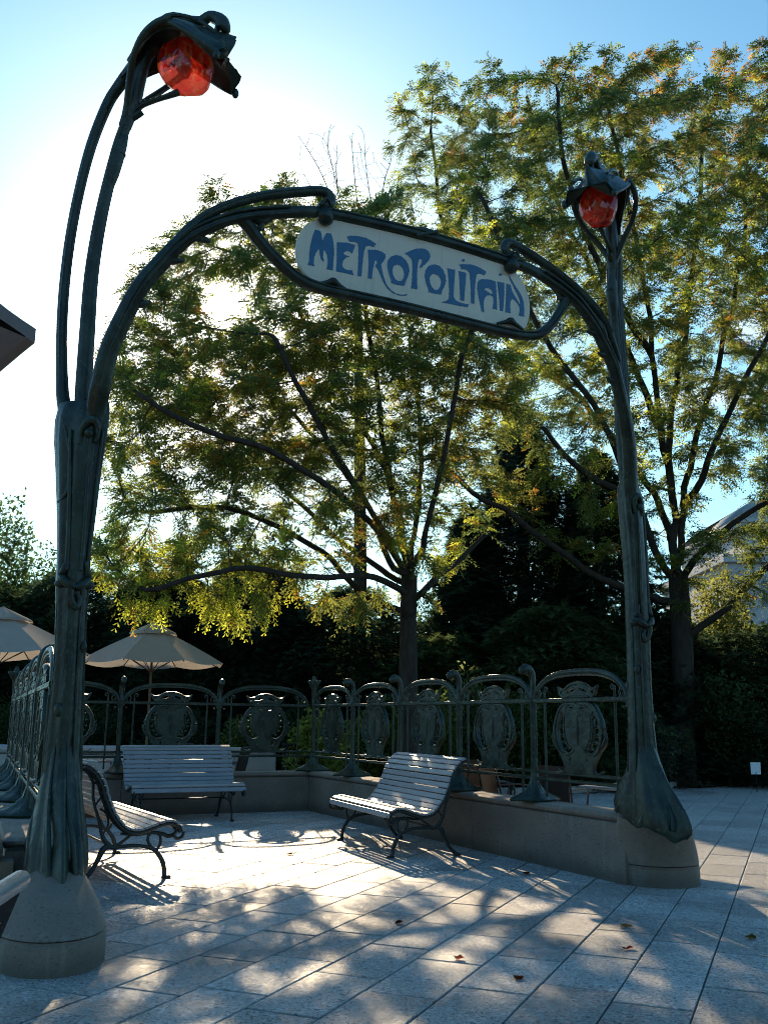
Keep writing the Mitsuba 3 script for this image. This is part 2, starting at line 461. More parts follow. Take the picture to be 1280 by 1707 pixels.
def cartouche_mesh():
    half = [(0.0, 1.705), (0.20, 1.705), (0.277, 1.68), (0.357, 1.58), (0.39, 1.49), (0.43, 1.37), (0.386, 1.26), (0.342, 1.19), (0.30, 1.14), (0.262, 1.08), (0.24, 1.02), (0.255, 0.965), (0.0, 0.965)]
    o = Polygon(half + [(-x, z) for x, z in half[::-1]]).buffer(0.0)
    hole = [(0.262, 1.63), (0.325, 1.54), (0.352, 1.44), (0.345, 1.33), (0.30, 1.235), (0.22, 1.185), (0.14, 1.185), (0.10, 1.235), (0.165, 1.275), (0.205, 1.35), (0.222, 1.45), (0.215, 1.56)]
    drop = [(0.13, 1.15), (0.165, 1.12), (0.155, 1.07), (0.13, 1.06), (0.115, 1.10)]
    eye = [(0.05, 1.68), (0.14, 1.685), (0.19, 1.665), (0.12, 1.655), (0.05, 1.64)]
    for h in (hole, drop, eye):
        o = o.difference(Polygon(h)).difference(Polygon([(-x, z) for x, z in h]))
    crest = [(0.0, 1.915), (0.1, 1.90), (0.2, 1.855), (0.28, 1.845), (0.335, 1.875), (0.31, 1.81), (0.27, 1.765), (0.0, 1.765)]
    c = Polygon(crest + [(-x, z) for x, z in crest[::-1]]).buffer(0)
    for h in ([(0.05, 1.865), (0.13, 1.845), (0.20, 1.80), (0.12, 1.815), (0.05, 1.83)], [(0.24, 1.82), (0.29, 1.83), (0.275, 1.79)]):
        c = c.difference(Polygon(h)).difference(Polygon([(-x, z) for x, z in h]))
    b = MB()
    b.poly(o, 0.022, lambda v: np.stack([v[:, 0], 0.011 - v[:, 2], v[:, 1]], -1))
    b.poly(c, 0.022, lambda v: np.stack([v[:, 0], 0.011 - v[:, 2], v[:, 1]], -1))
    for s in (1, -1):
        def tb(pts, r, n=14, y=0.0):
            p = smooth_path([(s * x, y, z) for x, z in pts], n)
            rr = np.interp(np.linspace(0, 1, n), np.linspace(0, 1, len(r)), r) if np.ndim(r) else r
            b.tube(p, rr, 6, up=(0, 1, 0))
        tb([(0.02, 1.70), (0.20, 1.70), (0.29, 1.66), (0.36, 1.56), (0.395, 1.47), (0.40, 1.38), (0.37, 1.27), (0.30, 1.19), (0.20, 1.17), (0.10, 1.20), (0.06, 1.26), (0.09, 1.30)], [0.016, 0.02, 0.022, 0.02, 0.012], 26)
        tb([(0.0, 1.60), (0.05, 1.66), (0.14, 1.67), (0.22, 1.61), (0.245, 1.50), (0.235, 1.38), (0.19, 1.27), (0.12, 1.235)], 0.014, 18)
        tb([(0.33, 1.20), (0.40, 1.27), (0.435, 1.33), (0.45, 1.40)], [0.012, 0.02, 0.016, 0.006], 10)
        tb([(0.375, 1.45), (0.42, 1.43), (0.445, 1.46)], [0.01, 0.014, 0.006], 6)
        tb([(0.24, 1.08), (0.23, 1.02), (0.27, 0.985), (0.33, 0.99), (0.39, 1.025)], [0.014, 0.014, 0.016, 0.014, 0.006], 12)
        for x in (0.022, 0.062, 0.10):
            tb([(x * 0.9, 1.24), (x * 0.75, 1.12), (x, 1.0), (x * 1.1, 0.985)], [0.008, 0.014, 0.014, 0.01], 8)
        tb([(0.0, 1.915), (0.1, 1.90), (0.2, 1.855), (0.28, 1.845), (0.34, 1.88)], [0.022, 0.022, 0.02, 0.02, 0.01], 14)
        tb([(0.0, 1.80), (0.12, 1.79), (0.20, 1.765)], 0.018, 8)
        for x, z, r in ((0.262, 1.555, 0.02), (0.29, 1.46, 0.019), (0.292, 1.37, 0.019), (0.26, 1.30, 0.018), (0.20, 1.235, 0.016)):
            b.ball((s * x, 0, z), (r, 0.02, r), 5)
    b.ball((0, 0, 1.42), (0.02, 0.022, 0.20), 8)
    b.ball((0, 0, 0.995), (0.07, 0.03, 0.025), 6)
    for s in (1, -1):
        for w in (0.05, 0.10, 0.15):
            p = smooth_path([(s * w * .35, 0, 1.24), (s * w * .8, 0, 1.38), (s * w, 0, 1.50), (s * w * .9, 0, 1.60)], 8)
            b.tube(p, [.004, .007, .009, .010, .010, .009, .007, .004], 5, up=(0, 1, 0))
    m = b.out()
    m.vertices[:, 1] *= 1.7
    return m


def rail_post_mesh(tall=False):
    b = MB()
    an = np.linspace(0, 2 * np.pi, 24, endpoint=False)
    rr = []
    for z, r, lobe in ((0.650, 0.165, .12), (0.668, 0.175, .12), (0.69, 0.165, .13), (0.72, 0.125, .14), (0.76, 0.088, .14), (0.82, 0.060, .10), (0.90, 0.046, .05), (0.985, 0.040, .02), (1.0, 0.034, 0), (1.5, 0.031, 0), (1.70, 0.033, 0), (1.76, 0.044, 0), (1.80, 0.042, 0), (1.86, 0.030, 0)):
        q = r * (1 + lobe * np.cos(4 * an + 0.6))
        rr.append(np.stack([q * np.cos(an), q * np.sin(an) * (0.92 + 0.75 * np.clip((0.86 - z) / 0.2, 0, 1)), np.full_like(an, z)], -1))
    b.rings(np.array(rr))
    for a in (0.4, 2.0, 3.6, 5.2):
        b.tube([(0.034 * math.cos(a), 0.034 * math.sin(a), z) for z in (0.86, 1.2, 1.74)], 0.009, 5)
        b.tube(smooth_path([(0.15 * math.cos(a), 0.15 * math.sin(a), 0.68), (0.085 * math.cos(a), 0.085 * math.sin(a), 0.75), (0.045 * math.cos(a), 0.045 * math.sin(a), 0.88)], 8), [0.018, 0.017, 0.015, 0.013, 0.012, 0.011, 0.009, 0.008], 5)
    if tall:
        b.tube([(0, 0, 1.84), (0, 0, 2.0), (0, 0, 2.14)], [0.034, 0.045, 0.072], 12)
        for a in np.arange(4) * np.pi / 2 + 0.5:
            b.tube(smooth_path([(0.05 * math.cos(a), 0.05 * math.sin(a), 2.05), (0.085 * math.cos(a), 0.085 * math.sin(a), 2.14), (0.135 * math.cos(a), 0.135 * math.sin(a), 2.155)], 7), [0.022, 0.03, 0.035, 0.036, 0.034, 0.028, 0.012], 6)
        b.tube([(0, 0, 2.12), (0, 0, 2.18), (0, 0, 2.225), (0, 0, 2.25)], [0.05, 0.042, 0.034, 0.012], 8)
    else:
        p = smooth_path([(0, 0, 1.84), (0, -0.01, 1.94), (0, -0.005, 2.02), (0, 0.035, 2.085), (0, 0.095, 2.10), (0, 0.14, 2.065), (0, 0.15, 2.03)], 18)
        b.tube(p, np.interp(np.linspace(0, 1, 18), [0, .3, .5, .7, .85, 1], [0.030, 0.032, 0.045, 0.058, 0.05, 0.02]), 10, up=(1, 0, 0), flat=0.8)
        for s in (-1, 1):
            b.tube(smooth_path([(s * 0.03, 0, 1.78), (s * 0.035, 0, 1.90), (s * 0.035, 0.02, 2.02), (s * 0.03, 0.07, 2.08)], 9), 0.011, 5)
    return b.out()


def arch_mesh(P):
    b = MB()
    h = [(0.035, 1.70), (0.045, 1.785), (0.11, 1.88), (0.25, 1.965), (0.48, 2.02), (P / 2, 2.035)]
    full = h + [(P - x, z) for x, z in h[::-1][1:]]
    p = smooth_path([(x, 0, z) for x, z in full], 44)
    b.tube(p, 0.030, 8, up=(0, 1, 0), flat=0.75)
    b.tube(p - [0, 0, 0.032], 0.014, 6, up=(0, 1, 0))
    for s in (0, 1):
        X = lambda x: x if s == 0 else P - x
        b.tube(smooth_path([(X(0.12), 0, 1.875), (X(0.15), 0, 1.80), (X(0.12), 0, 1.74), (X(0.085), 0, 1.765), (X(0.10), 0, 1.80)], 12), 0.012, 6, up=(0, 1, 0))
        b.tube(smooth_path([(X(0.05), 0, 1.78), (X(0.10), 0, 1.84), (X(0.18), 0, 1.90)], 8), [0.008, .012, .016, .018, .018, .014, .01, .006], 6, up=(0, 1, 0))
        b.ball((X(0.085), 0, 1.66), 0.018, 5)
    return b.out()


def bar_mesh():
    b = MB()
    b.tube([(0, 0, z) for z in (0.74, 0.9, 1.3, 1.80)], [0.012, 0.015, 0.015, 0.014], 8)
    b.ball((0, 0, 0.735), (0.016, 0.016, 0.03), 5)
    b.tube(smooth_path([(0, 0, 1.79), (0.0, 0, 1.86), (0.035, 0, 1.885), (0.05, 0, 1.855), (0.03, 0, 1.835)], 10), 0.011, 6, up=(0, 1, 0))
    return b.out()


CART = mikit.ply(cartouche_mesh(), BRONZE, smooth=40)
RPOST = mikit.ply(rail_post_mesh(), BRONZE, smooth=50)
CPOST = mikit.ply(rail_post_mesh(True), BRONZE, smooth=50)
BAR = mikit.ply(bar_mesh(), BRONZE, smooth=50)


def railing(key, p0, p1, panels, first, last, tail=0.0):
    """panels between p0 and p1; first / last: 'corner', 'post' or None"""
    p0, p1 = np.array(p0, float), np.array(p1, float)
    L = np.linalg.norm(p1 - p0); a = math.degrees(math.atan2(*(p1 - p0)[::-1])); P = (L - tail) / panels
    base = T().translate([p0[0], p0[1], 0]).rotate([0, 0, 1], a)
    arch = mikit.ply(arch_mesh(P), BRONZE, smooth=50)
    for j in range(panels + 1):
        kind = first if j == 0 else last if j == panels else 'post'
        if kind:
            scene[newkey(key + '__' + ('corner_post' if kind == 'corner' else 'post'))] = copy_of(CPOST if kind == 'corner' else RPOST, base @ T().translate([P * j, 0, 0]))
    for j in range(panels):
        scene[newkey(key + '__arch')] = copy_of(arch, base @ T().translate([P * j, 0, 0]))
        scene[newkey(key + '__cartouche')] = copy_of(CART, base @ T().translate([P * (j + 0.5), 0, 0]))
        for s in (-1, 1):
            scene[newkey(key + '__bar')] = copy_of(BAR, base @ T().translate([P * (j + 0.5) + s * 0.60, 0.0, 0]).rotate([0, 0, 1], 180 if s > 0 else 0))
    for z, h, nm in ((1.738, 0.024, 'top_rail'), (0.968, 0.017, 'lower_rail'), (0.895, 0.017, 'lower_rail')):
        b = MB().bbox((0.0, -0.026, z - h), (L, 0.026, z + h), 0.008)
        part(key, nm, b, BRONZE, smooth=30, to_world=base)


rr_ = thing('railing', 'ornate green cast railing on the right parapet, ending at the right arch post', 'railing')
railing(rr_, (2.70, 0.24), (2.70, 8.50), 5, None, 'corner')
rb_ = thing('railing', 'ornate green cast railing on the back parapet, behind the far bench', 'railing')
railing(rb_, (2.64, 8.55), (-2.20, 8.55), 3, None, None)
rl_ = thing('railing', 'ornate green cast railing seen end on at the left edge, beyond the left arch post', 'railing')
railing(rl_, (-2.20, 8.50), (-2.73, 0.24), 5, 'corner', None)

# ================================================================== THE ENTRANCE ARCH
arch_key = thing('entrance_arch', 'tall green bronze entrance arch holding a cream sign and two red glass lamps', 'archway')


def interp_path(pts, n):
    return smooth_path(pts, n)


LD = np.array([math.sin(math.radians(125)), math.cos(math.radians(125))])       # the lamp stalks lean inwards and forwards along this direction
LP = np.array([LD[1], -LD[0]]) * -1
BX = -2.644


def stalk(s, z, t=0.0):
    q = np.array([BX, 0.0]) + LD * s + LP * t
    return np.array([q[0], q[1], z])


def shear(z):
    return np.interp(z, [0, 3, 4.5, 6, 6.4, 7.3], [0, 0.05, 0.14, 0.14, 0.08, 0.05])


def right(v):
    v = np.asarray(v, float).copy()
    z = v[..., 2].copy()
    v[..., 0] = -v[..., 0] - shear(z)
    v[..., 2] = z - 0.13 * np.clip((z - 4) / 2.4, 0, 1.2)
    return v


def side_mesh(b, side):
    m = b.out()
    if side == 'R':
        return trimesh.Trimesh(right(m.vertices), m.faces[:, ::-1], process=False)
    return m


def post_body():
    """the shaft that fans out upwards, with ridges, on its draped foot"""
    b = MB()
    an = np.linspace(0, 2 * np.pi, 48, endpoint=False)
    A = np.arctan2(LD[1], LD[0])
    spec = [  # z, centre x, centre y, half width along the lean, half width across, ridge depth
        (1.05, -2.645, -0.01, .128, .145, .07), (1.25, -2.65, 0.0, .120, .128, .08), (1.5, -2.653, 0, .115, .115, .07), (1.9, -2.66, 0, .107, .107, .06), (2.3, -2.675, 0, .110, .108, .05),
        (2.42, -2.678, 0, .118, .114, .05), (2.5, -2.68, 0, .122, .112, .06), (2.7, -2.684, 0, .128, .108, .07), (3.0, -2.69, 0, .150, .108, .08), (3.3, -2.70, 0.0, .174, .110, .09),
        (3.55, -2.706, 0.0, .200, .110, .10), (3.72, -2.706, 0.0, .212, .104, .09), (3.80, -2.70, 0.0, .208, .092, .07), (3.86, -2.70, 0.0, .20, .07, .04)]
    rr = []
    zs = [s[0] for s in spec]
    for z in np.concatenate([np.linspace(1.05, 3.80, 44), [3.84, 3.86]]):
        cx, cy, wa, wb, rd = (np.interp(z, zs, [s[k] for s in spec]) for k in range(1, 6))
        lob = 1 + rd * (0.7 * np.cos(6 * an + 0.5) + 0.45 * np.cos(10 * an + 1.5 + 0.3 * math.sin(z * 2)))
        u, w = wa * np.cos(an) * lob, wb * np.sin(an) * lob
        rr.append(np.stack([cx + u * math.cos(A) - w * math.sin(A), cy + u * math.sin(A) + w * math.cos(A), np.full_like(an, z)], -1))
    b.rings(np.array(rr))
    return b


def draped_foot(low=0.0):
    """bronze drapery that spreads over the pedestal, longest towards the front, its hem curling up between the folds"""
    b = MB()
    an = np.linspace(0, 2 * np.pi, 96, endpoint=False)
    rr = []
    fold = 0.60 * np.cos(5 * an + 2.4) + 0.30 * np.cos(9 * an + 2.1) + 0.18 * np.cos(16 * an + 0.4)
    rim = 0.635 - low + 0.10 * np.sin(an) + (0.06 if low else 0.0) * np.cos(an) + 0.024 * np.cos(5 * an + 2.4) + 0.010 * np.cos(9 * an + 2)
    for t, ax, ay, fd in ((1.0, .085, .085, .04), (.86, .108, .116, .05), (.72, .122, .152, .06), (.58, .138, .205, .08), (.44, .152, .270, .10), (.32, .166, .335, .13), (.22, .178, .388, .14), (.13, .184, .424, .15), (.06, .189, .442, .15), (.0, .190, .448, .14), (-.05, .185, .436, .13), (-.08, .17, .405, .12), (-.07, .15, .36, .10), (0.0, .10, .22, .05)):
        z = rim + (1.40 - rim) * np.maximum(t, 0) + (0.7 * t if t < 0 else 0)
        w = np.clip(1 - t, 0, 1)
        rr.append(np.stack([-2.655 + ax * (1 + fd * fold) * np.cos(an), -0.01 - 0.05 * w + ay * (1 + fd * fold) * np.sin(an), z], -1))
    b.rings(np.array(rr)[::-1])
    for k in range(7):                                   # raised folds
        a = k * 2 * np.pi / 7 + .35
        q = [(-2.655 + r * math.cos(a + sw), -0.03 + r2 * math.sin(a + sw), z) for r, r2, sw, z in ((.085, .085, 0, 1.36), (.122, .155, .03, 1.08), (.152, .27, .10, .86), (.178, .39, .2, .74 + .06 * math.sin(a)), (.192, .45, .34, max(.655 - low, .5) + .09 * math.sin(a)))]
        b.tube(smooth_path(q, 14), np.linspace(.004, .026, 14), 6)
    return b


def ridges():
    b = MB()
    A = np.arctan2(LD[1], LD[0])

    def on(z, ang, out=1.0):
        zs = [1.05, 1.5, 1.9, 2.3, 2.5, 2.7, 3.0, 3.3, 3.55, 3.72]
        cx = np.interp(z, zs, [-2.645, -2.653, -2.66, -2.675, -2.68, -2.684, -2.69, -2.70, -2.706, -2.706])
        wa = np.interp(z, zs, [.130, .115, .107, .110, .122, .128, .150, .174, .200, .212]); wb = np.interp(z, zs, [.146, .115, .107, .108, .112, .108, .108, .110, .110, .108])
        th = ang - A
        u, w = wa * math.cos(th) * out, wb * math.sin(th) * out
        return [cx + u * math.cos(A) - w * math.sin(A), u * math.sin(A) + w * math.cos(A), z]
    f = math.radians(-90)
    # front face: long leaf ribs, hood with a curled bud under it, buds at the joint
    for d0, d1 in ((-0.55, -0.75), (0.30, 0.05), (0.75, 0.62)):
        pts = [on(z, f + d0 + (d1 - d0) * k / 9, 1.02) for k, z in enumerate(np.linspace(2.55, 3.62, 10))]
        b.tube(pts, np.linspace(0.020, 0.013, 10), 6)
    for s in (-1, 1):
        b.tube(smooth_path([on(2.62, f + s * 0.55, 1.02), on(2.50, f + s * 0.75, 1.12), on(2.44, f + s * 0.35, 1.18), on(2.42, f, 1.16)], 14), np.interp(np.linspace(0, 1, 14), [0, .5, 1], [0.02, 0.034, 0.026]), 8)
    b.tube(smooth_path([on(2.46, f - 0.2, 1.1), on(2.36, f - 0.25, 1.14), on(2.28, f + 0.1, 1.16), on(2.33, f + 0.3, 1.16), on(2.38, f + 0.15, 1.14)], 16), np.linspace(0.035, 0.016, 16), 8)
    b.ball(on(2.45, f + 1.0, 1.06), (0.045, 0.045, 0.035), 7)
    b.ball(on(2.45, f - 0.95, 1.04), (0.04, 0.04, 0.03), 7)
    # hood
    b.tube(smooth_path([on(3.50, f - 0.35, 1.03), on(3.62, f - 0.30, 1.10), on(3.69, f - 0.05, 1.22), on(3.64, f + 0.25, 1.12), on(3.52, f + 0.30, 1.03)], 18), np.interp(np.linspace(0, 1, 18), [0, .5, 1], [0.016, 0.034, 0.016]), 8)
    b.ball(on(3.585, f - 0.06, 1.10), (0.035, 0.045, 0.035), 8)
    # leaf edge folding over on the outer side
    o = math.radians(-160)
    b.tube(smooth_path([on(3.70, o + .1, 1.0), on(3.50, o + .42, 1.0), on(3.30, o + .55, 1.0), on(3.16, o + .48, 1.01), on(3.09, o + .2, 1.02), on(3.07, o - .2, 1.0)], 20), np.interp(np.linspace(0, 1, 20), [0, .6, 1], [0.010, 0.016, 0.010]), 7)
    for z, a in ((2.0, f + .9), (1.55, f - .6), (1.85, f + 2.2)):
        b.ball(on(z, a, 1.0), (0.03, 0.03, 0.05), 6)
    # slender ribs down the shaft
    for d in (-1.25, -0.35, 0.5, 1.25, 2.2, 3.1):
        b.tube([on(z, f + d, 1.0) for z in np.linspace(1.06, 2.45, 10)], np.linspace(0.013, 0.009, 10), 5)
    return b


def stalks():
    main = smooth_path([stalk(-0.05, 3.55), stalk(-0.058, 3.785), stalk(-0.074, 3.98), stalk(-0.084, 4.476), stalk(-0.085, 4.986), stalk(-0.039, 5.508), stalk(0.05, 6.039), stalk(0.119, 6.308)], 40)
    b = MB().tube(main, np.interp(np.linspace(0, 1, 40), [0, .25, .5, .75, 1], [.078, .066, .058, .050, .046]), 12, up=(0, 1, 0))
    off = np.array([LP[0], LP[1], 0])
    for s in (-1, 1):
        b.tube(main[6:] + off * 0.048 * s, 0.014, 6)
    b.tube(main[30:37] + np.array([LD[0], LD[1], 0]) * 0.012, [0.04, .055, .06, .06, .057, .05, .04], 10)
    b.ball(stalk(0.075, 6.0), (0.05, 0.05, 0.02), 6)
    outer = smooth_path([stalk(-0.17, 3.50), stalk(-0.205, 3.791), stalk(-0.25, 3.987), stalk(-0.299, 4.488), stalk(-0.308, 5.001), stalk(-0.273, 5.526), stalk(-0.191, 6.061), stalk(-0.071, 6.466), stalk(0.031, 6.652), stalk(0.15, 6.83)], 48)
    c = MB().tube(outer, np.interp(np.linspace(0, 1, 48), [0, .15, .3, .6, .85, 1], [.075, .055, .042, .041, .047, .055]), 12, up=(0, 1, 0))
    for s in (-1, 1):
        c.tube(outer[6:44] + off * 0.036 * s, 0.011, 6)
    return b, c


def lamp_parts():
    """hood, fork and globe of one lamp, in the plane of the stalk: s along the lean, t across"""
    fork = MB()
    up = smooth_path([stalk(0.10, 6.25), stalk(0.16, 6.471), stalk(0.185, 6.69), stalk(0.22, 6.86), stalk(0.31, 6.99)], 18)
    fork.tube(up, np.interp(np.linspace(0, 1, 18), [0, .3, .7, 1], [.052, .062, .07, .06]), 10, up=(0, 1, 0))
    for s in (-1, 1):
        br = smooth_path([stalk(0.10, 6.26), stalk(0.135, 6.40, s * .05), stalk(0.18, 6.56, s * .14), stalk(0.24, 6.70, s * .235), stalk(0.33, 6.83, s * .30), stalk(0.44, 6.93, s * .315), stalk(0.56, 7.0, s * .29)], 24)
        fork.tube(br, np.interp(np.linspace(0, 1, 24), [0, .2, .6, 1], [.045, .032, .026, .032]), 8)
    lo = smooth_path([stalk(0.12, 6.33), stalk(0.20, 6.42), stalk(0.33, 6.47), stalk(0.45, 6.50), stalk(0.55, 6.53)], 24)
    fork.tube(lo, np.interp(np.linspace(0, 1, 24), [0, .2, .7, 1], [.04, .024, .022, .03]), 8)
    fork.tube(smooth_path([stalk(0.13, 6.38, 0), stalk(0.16, 6.33, .0), stalk(0.24, 6.38, 0)], 8), 0.03, 8)
    # hood: arches across t whose ridge and lower edge run along s
    hood = MB()
    ss = np.array([0.06, 0.14, 0.22, 0.30, 0.41, 0.52, 0.62, 0.70, 0.78, 0.86, 0.94])
    rz = np.array([6.80, 6.93, 7.07, 7.17, 7.235, 7.225, 7.18, 7.14, 7.09, 7.03, 6.97])
    ez = np.array([6.70, 6.76, 6.84, 6.91, 6.96, 6.97, 6.93, 6.87, 6.79, 6.71, 6.64])
    wd = np.array([0.07, 0.10, 0.15, 0.20, 0.25, 0.28, 0.295, 0.30, 0.295, 0.28, 0.25])
    v = np.linspace(-1, 1, 25)
    S = np.linspace(0.06, 0.94, 28)
    out, inn = [], []
    for s in S:
        r, e, w = (np.interp(s, ss, q) for q in (rz, ez, wd))
        av = np.abs(v)
        drop = (0.55 * av ** 0.85 + 0.45 * av ** 2.2)
        zz = r + (e - r) * drop
        front = np.clip((s - 0.70) / 0.24, 0, 1)
        ext = front * (0.05 * np.cos(v * np.pi * 2.5) + 0.03 * np.cos(v * 9))                 # ragged leaf edge at the front
        out.append([stalk(s + x, z + 0.03 * front * math.cos(q * 7), w * q) for q, z, x in zip(v, zz, ext)])
        inn.append([stalk(s + x, z - 0.035 + 0.03 * front * math.cos(q * 7), w * q * 0.9) for q, z, x in zip(v, zz, ext)])
    ring = np.concatenate([np.array(out), np.array(inn)[:, ::-1]], 1)
    hood.rings(ring[:, ::-1])
    # central ridge running out to a curled beak, side corners and little tips
    hood.tube(smooth_path([stalk(0.10, 6.86), stalk(0.25, 7.11), stalk(0.42, 7.25), stalk(0.60, 7.20), stalk(0.70, 7.18), stalk(0.78, 7.215), stalk(0.87, 7.17), stalk(0.905, 7.09), stalk(0.89, 7.06)], 30), np.interp(np.linspace(0, 1, 30), [0, .3, .6, .8, .92, 1], [.03, .04, .045, .062, .055, .03]), 10, up=(0, 1, 0))
    hood.tube(smooth_path([stalk(0.86, 7.12), stalk(0.84, 7.065), stalk(0.865, 7.05)], 6), [.03, .025, .02, .02, .015, .01], 7)
    for s in (-1, 1):
        hood.tube(smooth_path([stalk(0.16, 6.80, s * .08), stalk(0.32, 6.925, s * .205), stalk(0.52, 6.965, s * .28), stalk(0.70, 6.85, s * .30), stalk(0.84, 6.74, s * .285), stalk(0.945, 6.66, s * .25)], 24), np.interp(np.linspace(0, 1, 24), [0, .5, 1], [.02, .026, .03]), 8)
        hood.tube(smooth_path([stalk(0.20, 6.88, s * .06), stalk(0.36, 7.08, s * .13), stalk(0.54, 7.12, s * .17), stalk(0.74, 7.045, s * .18), stalk(0.90, 6.92, s * .17)], 22), 0.016, 6)
        hood.ball(stalk(0.955, 6.80, s * .18), (0.03, 0.03, 0.035), 6)
        hood.ball(stalk(0.945, 6.655, s * .25), (0.03, 0.03, 0.045), 6)
    # globe: a ribbed glass bud
    an = np.linspace(0, 2 * np.pi, 80, endpoint=False)
    g = []
    axis = (0.60, 0.0)
    GZ = np.array([6.525, 6.53, 6.55, 6.585, 6.63, 6.685, 6.745, 6.81, 6.87, 6.93, 6.97]); GRAD = np.array([.004, .06, .125, .17, .20, .218, .222, .215, .20, .17, .12])
    prof = smooth_path(np.stack([GRAD, GZ], 1), 44)
    for r, z in prof[::-1]:
        q = r * (1 + 0.075 * np.cos(5 * an + 0.9) + 0.012 * np.cos(20 * an + z * 9))
        sh = (6.75 - z) * 0.15
        g.append([stalk(axis[0] + sh + a * math.cos(t), z, 0.80 * a * math.sin(t)) for a, t in zip(q, an)])
    globe = MB().rings(np.array(g)[::-1], cap=False)
    bulb = MB().tube([stalk(0.58, z) for z in (7.10, 6.95, 6.88, 6.84)], [.05, .05, .06, .03], 12)
    bulb.tube([stalk(0.585, z) for z in (6.86, 6.80, 6.74, 6.68, 6.65)], [.02, .05, .062, .045, .01], 12)
    return fork, hood, globe, bulb


SLATE = {}
for side, who in (('L', 'left'), ('R', 'right')):
    pk = newkey(arch_key + '__post'); put(pk, side_mesh(post_body(), side), BRONZE, 40)
    labels[pk] = {'label': who + ' post of the arch, fanning out towards its arm'}
    fk = newkey(pk + '__foot'); put(fk, side_mesh(draped_foot(0.17 if side == 'L' else 0.0), side), BRONZE, 60)
    rk = newkey(pk + '__ornament'); put(rk, side_mesh(ridges(), side), BRONZE, 60)
    m1, m2 = stalks()
    put(newkey(pk + '__stalk'), side_mesh(m1, side), BRONZE, 60)
    put(newkey(pk + '__stalk'), side_mesh(m2, side), BRONZE, 60)
    fo, ho, gl, bu = lamp_parts()
    lk = newkey(arch_key + '__lamp')
    labels[lk + '__hood'] = {'label': 'ragged leaf-shaped hood of the ' + who + ' lamp'}
    put(lk + '__hood', side_mesh(ho, side), BRONZE, 50)
    put(lk + '__fork', side_mesh(fo, side), BRONZE, 60)
    put(lk + '__globe', side_mesh(gl, side), REDGLASS, True)
    put(lk + '__bulb', side_mesh(bu, side), WHITE, 50)

# arms that carry the sign (they lean forward to the plane of the sign)
ARM_MAIN = [(-2.60, -0.05, 3.55), (-2.62, -0.12, 3.80), (-2.619, -0.225, 3.956), (-2.591, -0.295, 4.202), (-2.514, -0.362, 4.458), (-2.421, -0.424, 4.697), (-2.275, -0.482, 4.927), (-2.135, -0.529, 5.115), (-1.984, -0.56, 5.239), (-1.8, -0.575, 5.355), (-1.631, -0.575, 5.435), (-1.457, -0.575, 5.496), (-1.2, -0.575, 5.578), (-1.042, -0.575, 5.614)]
ARM_UP = [(-2.30, -0.475, 4.94), (-2.19, -0.52, 5.10), (-2.079, -0.56, 5.24), (-1.947, -0.575, 5.369), (-1.758, -0.575, 5.507), (-1.513, -0.575, 5.636), (-1.258, -0.575, 5.736), (-1.047, -0.575, 5.804), (-0.965, -0.575, 5.80), (-0.935, -0.575, 5.745), (-0.965, -0.575, 5.69), (-1.0, -0.575, 5.66)]
ARM_MAIN_R = [(2.56, -0.05, 3.50), (2.50, -0.14, 3.80), (2.42, -0.24, 4.15), (2.32, -0.32, 4.40), (2.221, -0.39, 4.566), (2.157, -0.424, 4.698), (2.091, -0.46, 4.839), (2.0, -0.49, 4.959), (1.914, -0.514, 5.056), (1.807, -0.544, 5.176), (1.674, -0.571, 5.284), (1.564, -0.575, 5.375), (1.416, -0.575, 5.455), (1.248, -0.575, 5.525), (1.089, -0.575, 5.575), (0.92, -0.575, 5.60)]


def arm(main, upper, R):
    b = MB()
    p = smooth_path(main, 56)
    b.tube(p, np.interp(np.linspace(0, 1, 56), [0, .25, .5, .7, 1], [.085, .072, .066, .052, .050]), 12, up=(0, 1, 0), flat=0.8)
    for k in (-1, 1):
        b.tube(p[8:50] + [0, -0.052, 0.030 * k], 0.014, 6)
    u = smooth_path(upper, 48)
    b.tube(u, np.interp(np.linspace(0, 1, 48), [0, .15, .5, .8, .9, 1], [.02, .038, .042, .046, .048, .05]), 10, up=(0, 1, 0))
    b.tube(u[6:40] + [0, -0.036, 0.008], 0.010, 6)
    s = -1 if not R else 1
    cx, cz = (upper[-1][0], upper[-1][2])
    b.ball((cx, -0.59, cz), (0.055, 0.07, 0.055), 8)                                           # bud, ring and clamp on the top rail of the sign
    b.tube(smooth_path([(cx - .05 * -s, -0.65, cz - .02), (cx, -0.66, cz + .05), (cx + .05 * -s, -0.65, cz - .02), (cx, -0.65, cz - .05)], 10), 0.013, 6)
    b.tube(smooth_path([(cx, -0.60, cz - .02), (cx - 0.01 * s, -0.605, cz - .10), (cx, -0.60, cz - .155)], 8), [.05, .062, .07, .074, .072, .064, .05, .025], 9)
    # leaves and thorns along the arm
    for i, sc in ((20, 1), (27, .8), (33, .7)):
        q = p[i]; t = p[i + 1] - p[i - 1]; t = t / np.linalg.norm(t); nrm = np.array([t[2], 0, -t[0]]) * (1 if not R else -1)
        if nrm[2] > 0:
            nrm = -nrm
        b.tube(smooth_path([q + nrm * .03 - t * .06, q + nrm * (.07 + .03 * sc), q + nrm * (.08 + .05 * sc) + t * .03], 8), [.03, .032, .03, .026, .02, .016, .012, .006], 7)
    b.tube(smooth_path([p[28] + [0, -.03, .02], p[31] + [0, -.05, .06], p[33] + [0, -.04, .075]], 8), [.02, .03, .032, .03, .026, .02, .014, .008], 7)
    return b


